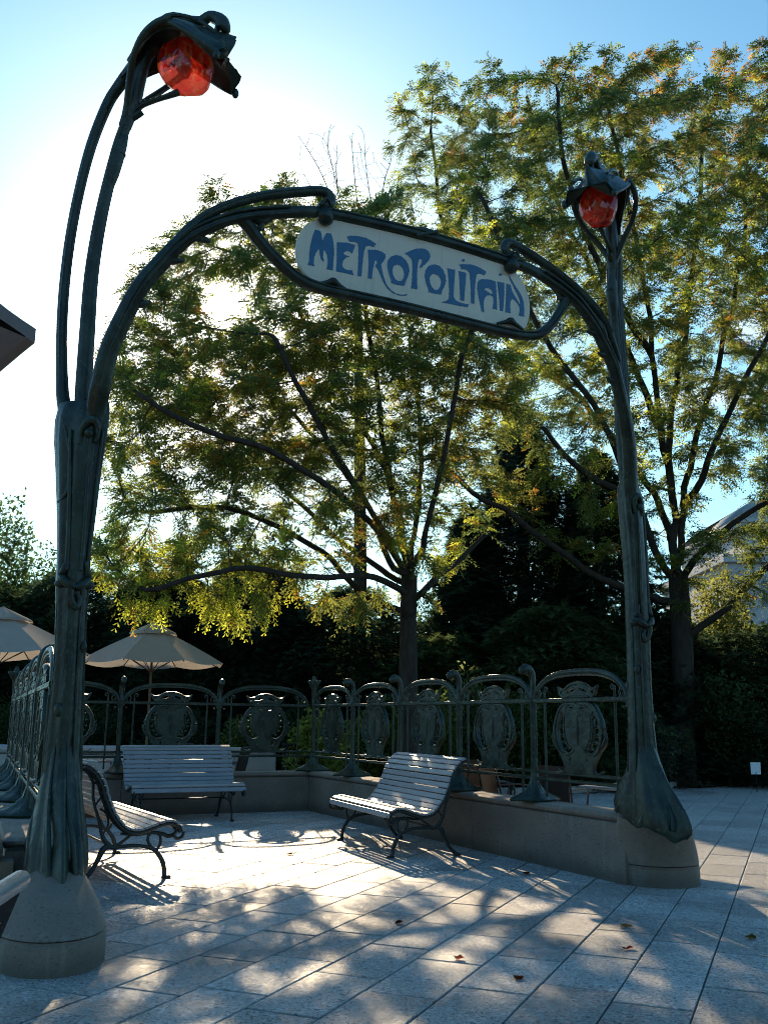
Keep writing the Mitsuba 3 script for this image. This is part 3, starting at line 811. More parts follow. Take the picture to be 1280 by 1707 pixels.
k = part(arch_key, 'arm', arm(ARM_MAIN, ARM_UP, False), BRONZE, 60); labels[k] = {'label': 'left arm of the arch with its free upper rib'}
up_r = [(-x - 0.15 * 1.0 + 0.0, y, z - 0.02) for x, y, z in ARM_UP]
k = part(arch_key, 'arm', arm(ARM_MAIN_R, up_r, True), BRONZE, 60); labels[k] = {'label': 'right arm of the arch'}

# frame that loops round the sign


def plane_y(z):
    return -0.5 - 0.12 * (z - 4.98)


frame = MB()


def frame_tube(pts, r, n, ridge=True, y=0.0):
    q = smooth_path([(x, plane_y(z) + y, z) for x, z in pts], n)
    rr = np.interp(np.linspace(0, 1, n), np.linspace(0, 1, len(r)), r) if np.ndim(r) else np.full(n, r)
    frame.tube(q, rr, 10, up=(0, 1, 0))
    if ridge:
        for k in (-1, 1):
            frame.tube(q + [0, -0.045, 0.022 * k], 0.011, 6)


frame_tube([(-1.06, 5.612), (-0.94, 5.624), (-0.45, 5.640), (0.011, 5.641), (0.37, 5.630), (0.79, 5.605), (0.95, 5.598)], 0.048, 40)
frame_tube([(-1.70, 5.41), (-1.633, 5.361), (-1.547, 5.276), (-1.454, 5.197), (-1.361, 5.128), (-1.243, 5.053), (-1.114, 5.0), (-0.95, 4.978), (-0.679, 4.975), (-0.175, 4.972), (0.416, 4.955), (0.833, 4.945), (1.044, 4.955), (1.179, 4.99), (1.301, 5.085), (1.385, 5.20), (1.45, 5.318), (1.50, 5.43)], [.055, .054, .050, .048, .048, .048, .048, .046, .044, .046, .055], 70)
frame_tube([(-1.53, 5.35), (-1.518, 5.40), (-1.466, 5.483), (-1.381, 5.535), (-1.26, 5.585)], 0.026, 14, False)
frame_tube([(-1.60, 5.43), (-1.52, 5.42), (-1.45, 5.47)], 0.035, 8, False)
frame_tube([(1.40, 5.36), (1.385, 5.43), (1.31, 5.48), (1.20, 5.535)], 0.026, 12, False)
frame_tube([(1.46, 5.36), (1.53, 5.40), (1.60, 5.36)], 0.04, 8, False)
for x in (-0.88, 0.86):
    frame_tube([(x - .14, 4.995), (x - .05, 5.025), (x, 5.045), (x + .05, 5.025), (x + .14, 4.99)], [.012, .02, .034, .02, .012], 14, False, -0.035)
for x in (-0.05,):
    frame_tube([(x - .15, 5.655), (x - .05, 5.675), (x + .05, 5.67), (x + .14, 5.65)], [.014, .024, .026, .014], 12, False, -0.03)
    frame_tube([(x - .10, 5.60), (x, 5.64), (x + .10, 5.68)], 0.018, 8, False, -0.05)
part(arch_key, 'sign_frame', frame, BRONZE, 60)

# the enamelled sign and its lettering
SIGN = smooth_path([(-1.215, 5.26), (-1.195, 5.38), (-1.12, 5.50), (-0.95, 5.58), (-0.6, 5.60), (0.0, 5.60), (0.6, 5.585), (0.88, 5.53), (1.01, 5.42), (1.075, 5.27), (1.07, 5.10), (0.99, 4.985), (0.7, 4.975), (0.0, 4.99), (-0.6, 5.0), (-0.98, 5.005), (-1.11, 5.06), (-1.19, 5.15), (-1.215, 5.26)], 90)
sign_poly = Polygon([(q[0], q[1]) for q in SIGN]).buffer(0)


def to_sign(v, y0):
    return np.stack([v[:, 0], plane_y(v[:, 1]) - v[:, 2] + y0, v[:, 1]], -1)


inner = sign_poly.buffer(-0.006)
sb = MB(); sb.poly(sign_poly, 0.020, lambda v: to_sign(v, 0.018)); sb.poly(inner, 0.004, lambda v: to_sign(v, -0.002))
sk = part(arch_key, 'sign', sb, ENAMEL)
labels[sk] = {'label': 'cream enamel sign with blue lettering between the arms'}
LETTERS = {"M":[[[-1.062,5.455],[-1.038,5.456],[-1.014,5.453],[-1.004,5.431],[-0.989,5.369],[-0.978,5.412],[-0.959,5.452],[-0.917,5.454],[-0.899,5.409],[-0.887,5.361],[-0.879,5.304],[-0.881,5.244],[-0.88,5.149],[-0.938,5.148],[-0.929,5.183],[-0.932,5.233],[-0.94,5.269],[-0.97,5.312],[-0.976,5.273],[-0.975,5.244],[-0.964,5.207],[-0.985,5.213],[-1.002,5.251],[-1.014,5.307],[-1.041,5.259],[-1.052,5.215],[-1.052,5.174],[-1.045,5.149],[-1.103,5.148],[-1.093,5.185],[-1.096,5.271],[-1.09,5.335],[-1.078,5.401]]],"E":[[[-0.861,5.394],[-0.773,5.411],[-0.693,5.407],[-0.717,5.329],[-0.739,5.342],[-0.767,5.341],[-0.793,5.325],[-0.796,5.309],[-0.773,5.302],[-0.74,5.298],[-0.772,5.281],[-0.792,5.255],[-0.801,5.219],[-0.792,5.192],[-0.764,5.181],[-0.737,5.181],[-0.709,5.189],[-0.69,5.149],[-0.771,5.15],[-0.85,5.148],[-0.851,5.242]]],"T":[[[-0.776,5.461],[-0.75,5.475],[-0.679,5.49],[-0.606,5.492],[-0.54,5.476],[-0.504,5.461],[-0.524,5.428],[-0.564,5.433],[-0.596,5.42],[-0.609,5.386],[-0.615,5.311],[-0.619,5.234],[-0.619,5.153],[-0.654,5.15],[-0.656,5.243],[-0.658,5.328],[-0.663,5.395],[-0.674,5.431],[-0.702,5.435],[-0.747,5.425]]],"R":[[[-0.577,5.395],[-0.507,5.409],[-0.442,5.406],[-0.408,5.388],[-0.409,5.357],[-0.431,5.318],[-0.445,5.297],[-0.436,5.256],[-0.413,5.192],[-0.38,5.13],[-0.336,5.092],[-0.287,5.072],[-0.235,5.074],[-0.179,5.093],[-0.194,5.072],[-0.258,5.063],[-0.315,5.071],[-0.374,5.102],[-0.414,5.149],[-0.446,5.203],[-0.473,5.248],[-0.499,5.27],[-0.485,5.293],[-0.484,5.315],[-0.496,5.322],[-0.508,5.31],[-0.512,5.274],[-0.521,5.212],[-0.521,5.152],[-0.561,5.15],[-0.558,5.213],[-0.561,5.289],[-0.568,5.348]]],"O":[[[-0.315,5.407],[-0.263,5.409],[-0.214,5.383],[-0.182,5.338],[-0.174,5.296],[-0.185,5.241],[-0.205,5.189],[-0.215,5.155],[-0.283,5.151],[-0.34,5.154],[-0.34,5.178],[-0.369,5.236],[-0.387,5.293],[-0.386,5.341],[-0.361,5.381]],[[-0.296,5.328],[-0.262,5.324],[-0.232,5.296],[-0.22,5.26],[-0.226,5.219],[-0.248,5.193],[-0.276,5.185],[-0.305,5.198],[-0.326,5.228],[-0.337,5.269],[-0.327,5.306]]],"P":[[[-0.232,5.439],[-0.165,5.483],[-0.119,5.508],[-0.071,5.521],[-0.022,5.521],[0.01,5.5],[0.02,5.467],[0.008,5.429],[-0.023,5.391],[-0.064,5.347],[-0.081,5.349],[-0.062,5.387],[-0.056,5.419],[-0.074,5.428],[-0.093,5.411],[-0.099,5.37],[-0.099,5.3],[-0.094,5.222],[-0.087,5.152],[-0.148,5.15],[-0.143,5.229],[-0.146,5.316],[-0.151,5.385],[-0.162,5.409],[-0.2,5.431]]],"O2":[[[0.059,5.408],[0.113,5.406],[0.155,5.376],[0.183,5.325],[0.189,5.282],[0.176,5.234],[0.155,5.186],[0.15,5.153],[0.086,5.15],[0.024,5.152],[0.02,5.176],[-0.004,5.223],[-0.023,5.281],[-0.019,5.334],[0.007,5.38]],[[0.071,5.323],[0.109,5.316],[0.136,5.288],[0.143,5.259],[0.133,5.217],[0.113,5.19],[0.084,5.182],[0.053,5.2],[0.031,5.239],[0.025,5.278],[0.041,5.31]]],"L":[[[0.196,5.401],[0.275,5.402],[0.273,5.317],[0.272,5.228],[0.273,5.161],[0.3,5.131],[0.351,5.119],[0.434,5.121],[0.419,5.093],[0.323,5.089],[0.243,5.089],[0.154,5.087],[0.202,5.107],[0.228,5.134],[0.228,5.201],[0.214,5.305]]],"I":[[[0.309,5.401],[0.387,5.4],[0.388,5.306],[0.383,5.215],[0.383,5.143],[0.344,5.143],[0.333,5.24],[0.323,5.328]],"+",[[0.344,5.518],[0.369,5.517],[0.358,5.495],[0.332,5.5]]],"T2":[[[0.311,5.46],[0.349,5.472],[0.439,5.488],[0.512,5.481],[0.596,5.454],[0.576,5.417],[0.526,5.423],[0.496,5.409],[0.488,5.363],[0.486,5.272],[0.487,5.139],[0.454,5.14],[0.445,5.264],[0.433,5.351],[0.424,5.403],[0.402,5.427],[0.362,5.43],[0.337,5.42],[0.331,5.441]]],"A":[[[0.559,5.38],[0.631,5.391],[0.696,5.388],[0.71,5.3],[0.72,5.211],[0.727,5.133],[0.68,5.133],[0.687,5.187],[0.68,5.239],[0.655,5.251],[0.619,5.243],[0.59,5.212],[0.583,5.166],[0.593,5.079],[0.567,5.09],[0.551,5.141],[0.526,5.217],[0.508,5.286],[0.51,5.34],[0.529,5.367]],[[0.577,5.289],[0.605,5.308],[0.636,5.31],[0.663,5.295],[0.672,5.265],[0.649,5.265],[0.617,5.277]]],"I2":[[[0.712,5.39],[0.79,5.392],[0.795,5.281],[0.791,5.13],[0.758,5.13],[0.742,5.252],[0.727,5.322]],"+",[[0.741,5.473],[0.765,5.471],[0.748,5.447],[0.721,5.458]]],"N":[[[0.828,5.474],[0.846,5.461],[0.883,5.414],[0.928,5.368],[0.974,5.322],[1.004,5.268],[1.015,5.197],[1.019,5.124],[0.958,5.123],[0.967,5.151],[0.968,5.188],[0.953,5.221],[0.913,5.255],[0.881,5.264],[0.864,5.236],[0.864,5.185],[0.873,5.129],[0.815,5.127],[0.815,5.212],[0.815,5.303],[0.81,5.389],[0.857,5.388],[0.871,5.343],[0.906,5.295],[0.94,5.26],[0.969,5.22],[0.964,5.27],[0.936,5.315],[0.89,5.374],[0.85,5.43]]]}
for polys in LETTERS.values():
    b = MB(); i = 0
    while i < len(polys):
        ring = polys[i]
        pl = Polygon(ring).buffer(0.004).buffer(-0.004)
        if i + 1 < len(polys) and polys[i + 1] != '+':
            pl = pl.difference(Polygon(polys[i + 1])); i += 1
        elif i + 1 < len(polys):
            i += 1
        b.poly(pl, 0.004, lambda v: to_sign(v, -0.006))
        i += 1
    put(newkey(sk + '__letter'), b, BLUE)

# ================================================================== BENCHES
BPROF = smooth_path([(0.0, 0.431), (0.006, 0.470), (0.035, 0.505), (0.075, 0.525), (0.118, 0.533), (0.198, 0.522), (0.295, 0.490), (0.392, 0.463), (0.46, 0.463), (0.53, 0.484), (0.581, 0.528), (0.644, 0.606), (0.677, 0.663), (0.701, 0.720), (0.735, 0.796), (0.759, 0.872), (0.793, 0.939), (0.845, 1.006), (0.906, 1.054), (0.955, 1.074)], 300)
seg = np.r_[0, np.cumsum(np.linalg.norm(np.diff(BPROF, axis=0), axis=1))]
NS = 19


def bpoint(s):
    s = np.clip(s, 0, seg[-1])
    q = np.array([np.interp(s, seg, BPROF[:, k]) for k in (0, 1)])
    t = np.array([np.interp(min(s + .01, seg[-1]), seg, BPROF[:, k]) - np.interp(max(s - .01, 0), seg, BPROF[:, k]) for k in (0, 1)])
    return q, t / np.linalg.norm(t)


def bench(label, origin, ang, L):
    """origin: the middle of the front edge; local d runs to the back, local y along the bench; ang turns d from +X"""
    key = thing('slatted_bench', label, 'bench', 'slatted scroll-back benches in the enclosure')
    base = T().translate([origin[0], origin[1], 0]).rotate([0, 0, 1], ang)
    pitch = seg[-1] / NS
    r = np.random.default_rng(int(abs(origin[0]) * 100))
    for k in range(NS):
        q, t = bpoint((k + 0.5) * pitch)
        n = np.array([-t[1], t[0]])
        w, h = pitch * 0.5 - 0.0055, 0.011
        b = MB()
        v, f = bevel_box((-w, -L / 2 + r.uniform(-.004, .004), -h), (w, L / 2 + r.uniform(-.004, .004), h), 0.005)
        x, z = q[0] + v[:, 0] * t[0] + (v[:, 2] + 0.011) * n[0], q[1] + v[:, 0] * t[1] + (v[:, 2] + 0.011) * n[1]
        b.add(np.stack([x, v[:, 1], z], -1), f[:, ::-1])
        part(key, 'slat', b, SLAT, to_world=base)
    for s in (-1, 1):
        b = MB(); y = s * (L / 2 - 0.17)

        def tb(pts, rad, n=16, smooth=True, flat=0.62):
            p = smooth_path([(d, y, z) for d, z in pts], n)
            rr = np.interp(np.linspace(0, 1, n), np.linspace(0, 1, len(rad)), rad) if np.ndim(rad) else rad
            b.tube(p, rr, 7, up=(0, 1, 0), flat=flat)
        under = [(float(bpoint(u)[0][0] - bpoint(u)[1][1] * -0.02), float(bpoint(u)[0][1] - bpoint(u)[1][0] * 0.02)) for u in np.linspace(0.02, seg[-1], 22)]
        tb(under, 0.020, 50)
        tb([(0.085, 0.0), (0.105, 0.03), (0.11, 0.09), (0.135, 0.165), (0.18, 0.23), (0.225, 0.27), (0.30, 0.297), (0.40, 0.312), (0.52, 0.312), (0.60, 0.305), (0.66, 0.315), (0.705, 0.29), (0.745, 0.20), (0.80, 0.10), (0.87, 0.03), (0.90, 0.0)], [.030, .020, .024, .022, .019, .017, .017, .022, .03, .022, .02, .03], 50)
        tb([(0.20, 0.255), (0.165, 0.31), (0.165, 0.38), (0.21, 0.425), (0.265, 0.415), (0.285, 0.36), (0.25, 0.30), (0.21, 0.265)], 0.0145, 24)
        tb([(0.0, 0.445), (0.03, 0.40), (0.09, 0.385), (0.15, 0.41), (0.26, 0.425), (0.40, 0.41), (0.55, 0.43)], [.018, .02, .02, .018, .014, .012], 24)
        tb([(0.64, 0.312), (0.70, 0.38), (0.735, 0.46), (0.76, 0.56), (0.80, 0.66), (0.83, 0.78), (0.84, 0.90), (0.90, 1.0), (0.945, 1.03)], [.024, .02, .016, .014, .014, .016, .02], 34)
        tb([(0.60, 0.31), (0.52, 0.36), (0.44, 0.42), (0.40, 0.44)], [.018, .014, .014, .016], 10)
        tb([(0.72, 0.42), (0.67, 0.52), (0.70, 0.62), (0.76, 0.66)], 0.011, 10)
        tb([(0.80, 0.70), (0.755, 0.78), (0.79, 0.88), (0.84, 0.90)], 0.010, 10)
        b.ball((0.085, y, 0.012), (0.05, 0.035, 0.02), 6); b.ball((0.905, y, 0.012), (0.05, 0.035, 0.02), 6)
        part(key, 'end_frame', b, IRON, 50, to_world=base)
        # scrolled cast edge that closes the slats at the end
        b = MB(); y = s * (L / 2 - 0.028)
        edge = np.array([[*(bpoint(u)[0] - np.array([-bpoint(u)[1][1], bpoint(u)[1][0]]) * 0.018)] for u in np.linspace(0, seg[-1], 60)])
        b.tube(np.stack([edge[:, 0], np.full(60, y), edge[:, 1]], -1), 0.017, 6, up=(0, 1, 0))
        b.tube(smooth_path([(0.03, y, 0.49), (-0.015, y, 0.45), (-0.01, y, 0.395), (0.04, y, 0.375), (0.075, y, 0.41), (0.05, y, 0.44)], 16), 0.016, 6, up=(0, 1, 0))
        part(key, 'end_scroll', b, IRON, 50, to_world=base)
    b = MB().tube([(0.62, -L / 2 + .17, 0.31), (0.62, L / 2 - .17, 0.31)], 0.012, 6)
    part(key, 'stretcher', b, IRON, 50, to_world=base)
    return key


bench('slatted bench on the right, facing the plaza with its back to the right parapet', (1.33, 3.62), -4.5, 2.06)
bench('slatted bench seen end on beside the left post, its seat bright in the sun', (-1.24, 3.28), 180 + 3, 2.25)
bench('slatted bench at the back of the enclosure, its shaded blue-grey back towards the parapet', (0.21, 7.08), 90, 1.70)

# ================================================================== MARKET UMBRELLAS AND CAFE FURNITURE


def umbrella(label, x, y, top, half, drop, m, rot=0.0, pole=True, sides=8, valance=0.0, rib_m=None):
    key = thing('market_umbrella', label, 'umbrella', 'canvas market umbrellas')
    N = sides
    corner = [np.array([half * math.cos(2 * math.pi * k / N + rot), half * math.sin(2 * math.pi * k / N + rot)]) for k in range(N)]
    for k in range(N):
        b = MB(); c0, c1 = corner[k], corner[(k + 1) % N]
        n = 10
        V, F = [], []
        for i in range(n + 1):
            t = 0.05 + 0.95 * i / n
            for j in range(n + 1):
                u = j / n
                q = (c0 * (1 - u) + c1 * u) * t
                sag = 0.045 * half * math.sin(math.pi * u) * t ** 2
                V.append([x + q[0], y + q[1], top - drop * (0.86 * t + 0.14 * t * t) - sag * 0.9])
        for i in range(n):
            for j in range(n):
                F.append([i * (n + 1) + j, (i + 1) * (n + 1) + j, (i + 1) * (n + 1) + j + 1, i * (n + 1) + j + 1])
        if valance:
            base = len(V)
            for j in range(n + 1):
                w = V[n * (n + 1) + j]
                V.append([w[0], w[1], w[2] - valance * (1 - 0.12 * abs(math.sin(math.pi * 3 * j / n)))])
            for j in range(n):
                F.append([n * (n + 1) + j, base + j, base + j + 1, n * (n + 1) + j + 1])
        b.add(V, F)
        part(key, 'canopy_panel', b, m, smooth=60)
        q = np.array([[0, 0, 0], [c0[0] * 0.98, c0[1] * 0.98, -drop * 0.975]]) + [x, y, top - 0.035]
        part(key, 'rib', MB().tube(q, 0.012, 5), rib_m or WOODPOLE)
        p0 = np.array([x, y, top - drop * 1.25]); p1 = np.array([x + c0[0] * .55, y + c0[1] * .55, top - drop * .54 - 0.05])
        part(key, 'stretcher', MB().tube([p0, p1], 0.009, 5), rib_m or WOODPOLE)
    b = MB(); V = []
    rings = []
    for t, z in ((0.02, 0.05), (0.14, 0.015), (0.30, -0.035), (0.315, -0.075)):
        rings.append([[x + half * t * math.cos(a) * (1 + .05 * math.cos(N * a)), y + half * t * math.sin(a) * (1 + .05 * math.cos(N * a)), top + 0.02 + z - drop * .9 * max(0, t - .02) * .62 - 0.012 * math.cos(N * a * 2) * t] for a in np.linspace(0, 2 * np.pi, 32, endpoint=False)])
    b.rings(np.array(rings), cap=False)
    part(key, 'vent', b, m, smooth=60)
    if pole:
        part(key, 'pole', MB().tube([(x, y, 0.02), (x, y, top)], 0.024, 10), WOODPOLE, 60)
        part(key, 'base', MB().tube([(x, y, 0.0), (x, y, 0.05), (x, y, 0.08), (x, y, 0.30)], [0.30, 0.30, 0.06, 0.035], 24), BLACK, 30)
    part(key, 'finial', MB().ball((x, y, top + 0.055), (0.03, 0.03, 0.04), 7), WOODPOLE, True)
    return key


q = gp(-4.50, 19.0)
umbrella('beige canvas market umbrella behind the back railing, right of the left post', q[0], q[1], 3.27, 1.43, 0.72, CANVAS, 0.2)
q = gp(-6.55, 16.6)
umbrella('beige canvas market umbrella at the left edge, cut by the frame', q[0], q[1], 3.27, 1.55, 0.72, CANVAS, 0.35)
q = gp(-2.55, 2.43)
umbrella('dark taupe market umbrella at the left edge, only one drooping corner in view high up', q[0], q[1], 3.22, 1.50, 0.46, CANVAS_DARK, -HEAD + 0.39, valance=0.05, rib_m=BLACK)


def cafe_chair(label, x, y, rot, solid=False, group='metal cafe chairs on the terrace'):
    key = thing('cafe_chair', label, 'chair', group)
    base = T().translate([x, y, 0]).rotate([0, 0, 1], rot)
    part(key, 'seat', MB().bbox((-0.24, -0.24, 0.475), (0.24, 0.24, 0.50), 0.01), CHAIR, 40, to_world=base)
    for sx in (-1, 1):
        part(key, 'leg', MB().tube([(sx * .23, -.22, 0), (sx * .22, -.21, .48)], 0.014, 6), CHAIR, 60, to_world=base)
        part(key, 'leg', MB().tube(smooth_path([(sx * .23, .27, 0), (sx * .225, .22, .48), (sx * .225, .27, .75), (sx * .22, .33, 1.0)], 12), 0.014, 6), CHAIR, 60, to_world=base)
        part(key, 'armrest', MB().tube(smooth_path([(sx * .23, -.20, .48), (sx * .25, -.2, .68), (sx * .25, .0, .73), (sx * .23, .26, .72)], 12), 0.013, 6), CHAIR, 60, to_world=base)
    if solid:
        b = MB()
        V = [[w, .245 + .09 * t + .03 * math.cos(w * 6), .56 + .44 * t] for t in np.linspace(0, 1, 6) for w in np.linspace(-.215, .215, 7)]
        F = [[i * 7 + j, i * 7 + j + 1, (i + 1) * 7 + j + 1, (i + 1) * 7 + j] for i in range(5) for j in range(6)]
        b.add(V, F); part(key, 'back_panel', b, CHAIR, 60, to_world=base)
    else:
        for k in range(6):
            w = -.18 + .072 * k
            part(key, 'back_slat', MB().tube(smooth_path([(w, .235, .52), (w, .27, .75), (w, .33, .99)], 8), 0.015, 5, flat=0.4, up=(1, 0, 0)), CHAIR, 60, to_world=base)
        part(key, 'back_rail', MB().tube([(-.225, .335, 1.0), (.225, .335, 1.0)], 0.016, 6), CHAIR, 60, to_world=base)
    return key


def cafe_table(label, x, y, half=0.40, h=0.80, group='metal cafe tables on the terrace'):
    key = thing('cafe_table', label, 'table', group)
    base = T().translate([x, y, 0]).rotate([0, 0, 1], 12)
    part(key, 'table_top', MB().bbox((-half, -half, h - .03), (half, half, h), 0.01), TABLETOP, to_world=base)
    part(key, 'column', MB().tube([(0, 0, .03), (0, 0, h - .03)], 0.03, 10), CHAIR, 60, to_world=base)
    for k in range(4):
        a = math.pi / 4 + k * math.pi / 2
        part(key, 'foot', MB().tube([(0, 0, .06), (.32 * math.cos(a), .32 * math.sin(a), .015)], 0.018, 6), CHAIR, 60, to_world=base)
    return key


for lab, u, d, rot in (('slat-backed metal cafe chair just left of the far bench, nearest the back railing', -4.95, 16.2, 60), ('slat-backed metal cafe chair beyond the back railing, over the left end of the far bench', -4.15, 18.0, 200),
                       ('slat-backed metal cafe chair beyond the back railing, over the right end of the far bench', -3.15, 18.4, 160), ('slat-backed metal cafe chair beside the table in the middle of the far terrace', -3.72, 19.6, 20),
                       ('slat-backed metal cafe chair seen just past the right end of the far bench', -2.75, 17.9, 230)):
    q = gp(u, d); cafe_chair(lab, q[0], q[1], rot)
for lab, u, d in (('metal cafe table beyond the back railing, over the left half of the far bench', -4.60, 17.0), ('metal cafe table under the beige umbrella', -4.42, 19.0), ('metal cafe table beyond the back railing, over the right half of the far bench', -3.35, 17.5)):
    q = gp(u, d); cafe_table(lab, q[0], q[1], 0.42, 0.80)
for lab, x, y, rot in (('dark solid-backed cafe chair behind the right railing, nearest the slatted bench', 3.55, 4.30, 100), ('dark solid-backed cafe chair behind the right railing, in the middle', 3.45, 3.55, 85), ('dark solid-backed cafe chair behind the right railing, beside the small table', 3.55, 2.55, 120)):
    cafe_chair(lab, x, y, rot, True, 'dark cafe chairs behind the right railing')
cafe_table('small dark cafe table behind the right railing, next to the right arch post', 3.75, 1.70, 0.34, 0.80, 'dark cafe table')
del labels[list(k for k in labels if k.startswith('cafe_table'))[-1]]['group']

# low terrace wall with a rounded top, and a litter bin
tw = thing('terrace_wall', 'low pale concrete terrace wall beyond the tables, behind the back railing', 'wall')
p0, p1 = gp(-13, 20.6), gp(-2.2, 20.4)
L = np.linalg.norm(p1 - p0); a = math.atan2(p1[1] - p0[1], p1[0] - p0[0])
for j in range(5):
    part(tw, 'block', MB().bbox((L * j / 5 + .003, 0, -.02), (L * (j + 1) / 5 - .003, .30, .74), 0.01, a, p0), CONCRETE)
    part(tw, 'coping', MB().bbox((L * j / 5 + .003, -.04, .75), (L * (j + 1) / 5 - .003, .34, .93), 0.06, a, p0), CONCRETE, 60)
lb = thing('litter_bin', 'black slatted litter bin behind the corner of the back railing', 'bin')
q = gp(-1.62, 19.2)
for k in range(14):
    an = 2 * math.pi * k / 14
    part(lb, 'slat', MB().bbox((.27, -.045, .05), (.295, .045, 1.02), .005, an, q), BLACK)
part(lb, 'liner', MB().tube([q + [0, 0, .06], q + [0, 0, .98]], .25, 20), BLACK, 40)
part(lb, 'rim', MB().tube([q + [.29 * math.cos(t), .29 * math.sin(t), 1.03] for t in np.linspace(0, 2 * np.pi, 25)], .025, 6, cap=False), BLACK, 60)

# handrail on a dark guard panel at the lower left
hr = thing('handrail', 'grey steel handrail with a rounded end over a dark guard panel, lower left corner', 'handrail')
e = gp(-1.05, 3.0, 1.035); dirv = np.array([-math.sin(math.radians(19.6)), -math.cos(math.radians(19.6)), 0])
pp = np.array([e + dirv * s for s in (0, 0.01, 0.022, 0.04, 0.4, 1.2, 2.3)])
part(hr, 'rail', MB().tube(pp, [.010, .021, .0265, .0285, .029, .029, .029], 20), STEEL, 50)
b = MB()
side = np.array([-dirv[1], dirv[0], 0]) * 0.008
pts = [e + dirv * 0.05 + [0, 0, -.028], e + dirv * 0.20 + [0, 0, -.06], e + dirv * 0.375 + [0, 0, -.10], e + dirv * 0.60 + [0, 0, -.20], e + dirv * 1.2 + [0, 0, -.60], e + dirv * 2.3 + [0, 0, -1.0], e + dirv * 2.3 + [0, 0, -.028]]
n = len(pts); V = [p + side for p in pts] + [p - side for p in pts]
F = [[0, i, i + 1] for i in range(1, n - 1)] + [[n, n + i + 1, n + i] for i in range(1, n - 1)]
for i in range(n):
    j = (i + 1) % n; F += [[i, n + i, n + j], [i, n + j, j]]
part(hr, 'guard_panel', MB().add(V, F), BLACK)
for s in (2.1,):
    part(hr, 'stanchion', MB().tube([e + dirv * s + [0, 0, -1.035], e + dirv * s + [0, 0, -.02]], .018, 8), STEEL, 60)

# small plant label on a stake
pt = thing('plant_label', 'small white plant label on a stake in the bed at the right edge', 'sign')
q = gp(8.35, 22.2)
part(pt, 'stake', MB().tube([q + [0, 0, .04], q + [0, 0, .48]], .012, 6), BLACK)
part(pt, 'plate', MB().bbox((-.11, -.006, .42), (.11, .006, .68), .004, -HEAD, q), WHITE)

# fallen leaves
rl = np.random.default_rng(21)
for i, (x, y, c, nm) in enumerate(((-0.335, -1.60, (.13, .035, .02), 'dark red fallen leaf on the paving, nearest the middle of the foreground'), (-0.252, -2.16, (.15, .05, .02), 'dark red fallen leaf on the paving, lowest of all in the foreground'),
                                   (0.867, -1.81, (.15, .03, .03), 'dark red curled fallen leaf on the paving in front of the right pedestal, the largest'), (1.334, -1.23, (.28, .2, .09), 'pale fallen leaf on the paving in front of the right pedestal'),
                                   (6.61, 3.75, (.35, .22, .05), 'yellow fallen leaf lying on the paving right of the right pedestal'), (-0.178, -0.45, (.10, .04, .03), 'small dark fallen leaf on the paving, left of the foreground middle'),
        (1.9, -1.9, (.2, .12, .03), 'brown fallen leaf in the lower right of the foreground paving'),
        (2.1, 1.2, (.16, .05, .03), 'reddish fallen leaf on the paving at the foot of the right parapet'),
        (3.7, -0.6, (.26, .17, .05), 'ochre fallen leaf on the paving to the right of the right pedestal, nearest the camera'),
        (0.4, 3.4, (.15, .07, .03), 'dark fallen leaf on the sunlit paving in front of the far bench'))):
    key = thing('fallen_leaf', nm, 'leaf', 'fallen leaves on the paving')
    a = rl.uniform(0, 6.28); V = []
    n = 9; R = 0.045 if i < 4 else 0.05
    for k in range(n):
        t = 2 * math.pi * k / n
        r = R * (1 + .35 * math.cos(2 * t)) * (0.8 + .3 * rl.random())
        V.append([x + r * math.cos(t + a), y + r * math.sin(t + a) * .8, .008 + .022 * rl.random()])
    V.append([x, y, .006])
    F = [[k, (k + 1) % n, n] for k in range(n)]
    put(key, MB().add(V, F), LEAF, color=np.tile(c, (n + 1, 1)) * (0.8 + .4 * rl.random((n + 1, 1))))

# ================================================================== FAR BUILDING
bk = thing('far_building', 'pale grey stone building with a low roof, far behind the trees at right', 'building')
o = gp(33.2, 92.0) + [0, 0, 1.6]; ba = -HEAD


def bb(name, lo, hi, m, bev=0.05, par=bk):
    return part(par, name, MB().bbox(lo, hi, bev, ba, o), m)


bb('wall', (0, 0, -1), (46, 22, 15.2), BUILDSTONE)
bb('cornice', (-0.5, -0.5, 15.2), (46.5, 22.5, 16.0), BUILDSTONE)
bb('attic', (2.2, 1.2, 16.0), (44, 21, 18.4), BUILDSTONE)
for k in range(3):
    bb('string_course', (1.9 - .25 * k, .9 - .25 * k, 18.42 + .45 * k), (44.3 + .25 * k, 21.3 + .25 * k, 18.83 + .45 * k), BUILDSTONE)
rings = []
for t in np.linspace(0, 1, 9):
    i = 4.0 * (1 - math.cos(t * math.pi / 2)) + .2
    z = 19.8 + 2.7 * math.sin(t * math.pi / 2)
    rings.append(rotz(np.array([[2.0 + i, 1.0 + i, z], [44 - i, 1.0 + i, z], [44 - i, 21 - i, z], [2.0 + i, 21 - i, z]]), ba) + o)
part(bk, 'roof', MB().rings(np.array(rings)), ROOFM, 30)
for k in range(9):
    for j in range(3):
        x0 = 3 + 4.8 * k; z0 = 1.6 + 4.6 * j
        w = bb('window', (x0, -.06, z0), (x0 + 1.7, .12, z0 + 2.8), BUILDSTONE, 0.02)
        put(w + '__pane', MB().bbox((x0 + .14, -.085, z0 + .14), (x0 + 1.56, 0, z0 + 2.66), .01, ba, o), PANE)

# ================================================================== TREES


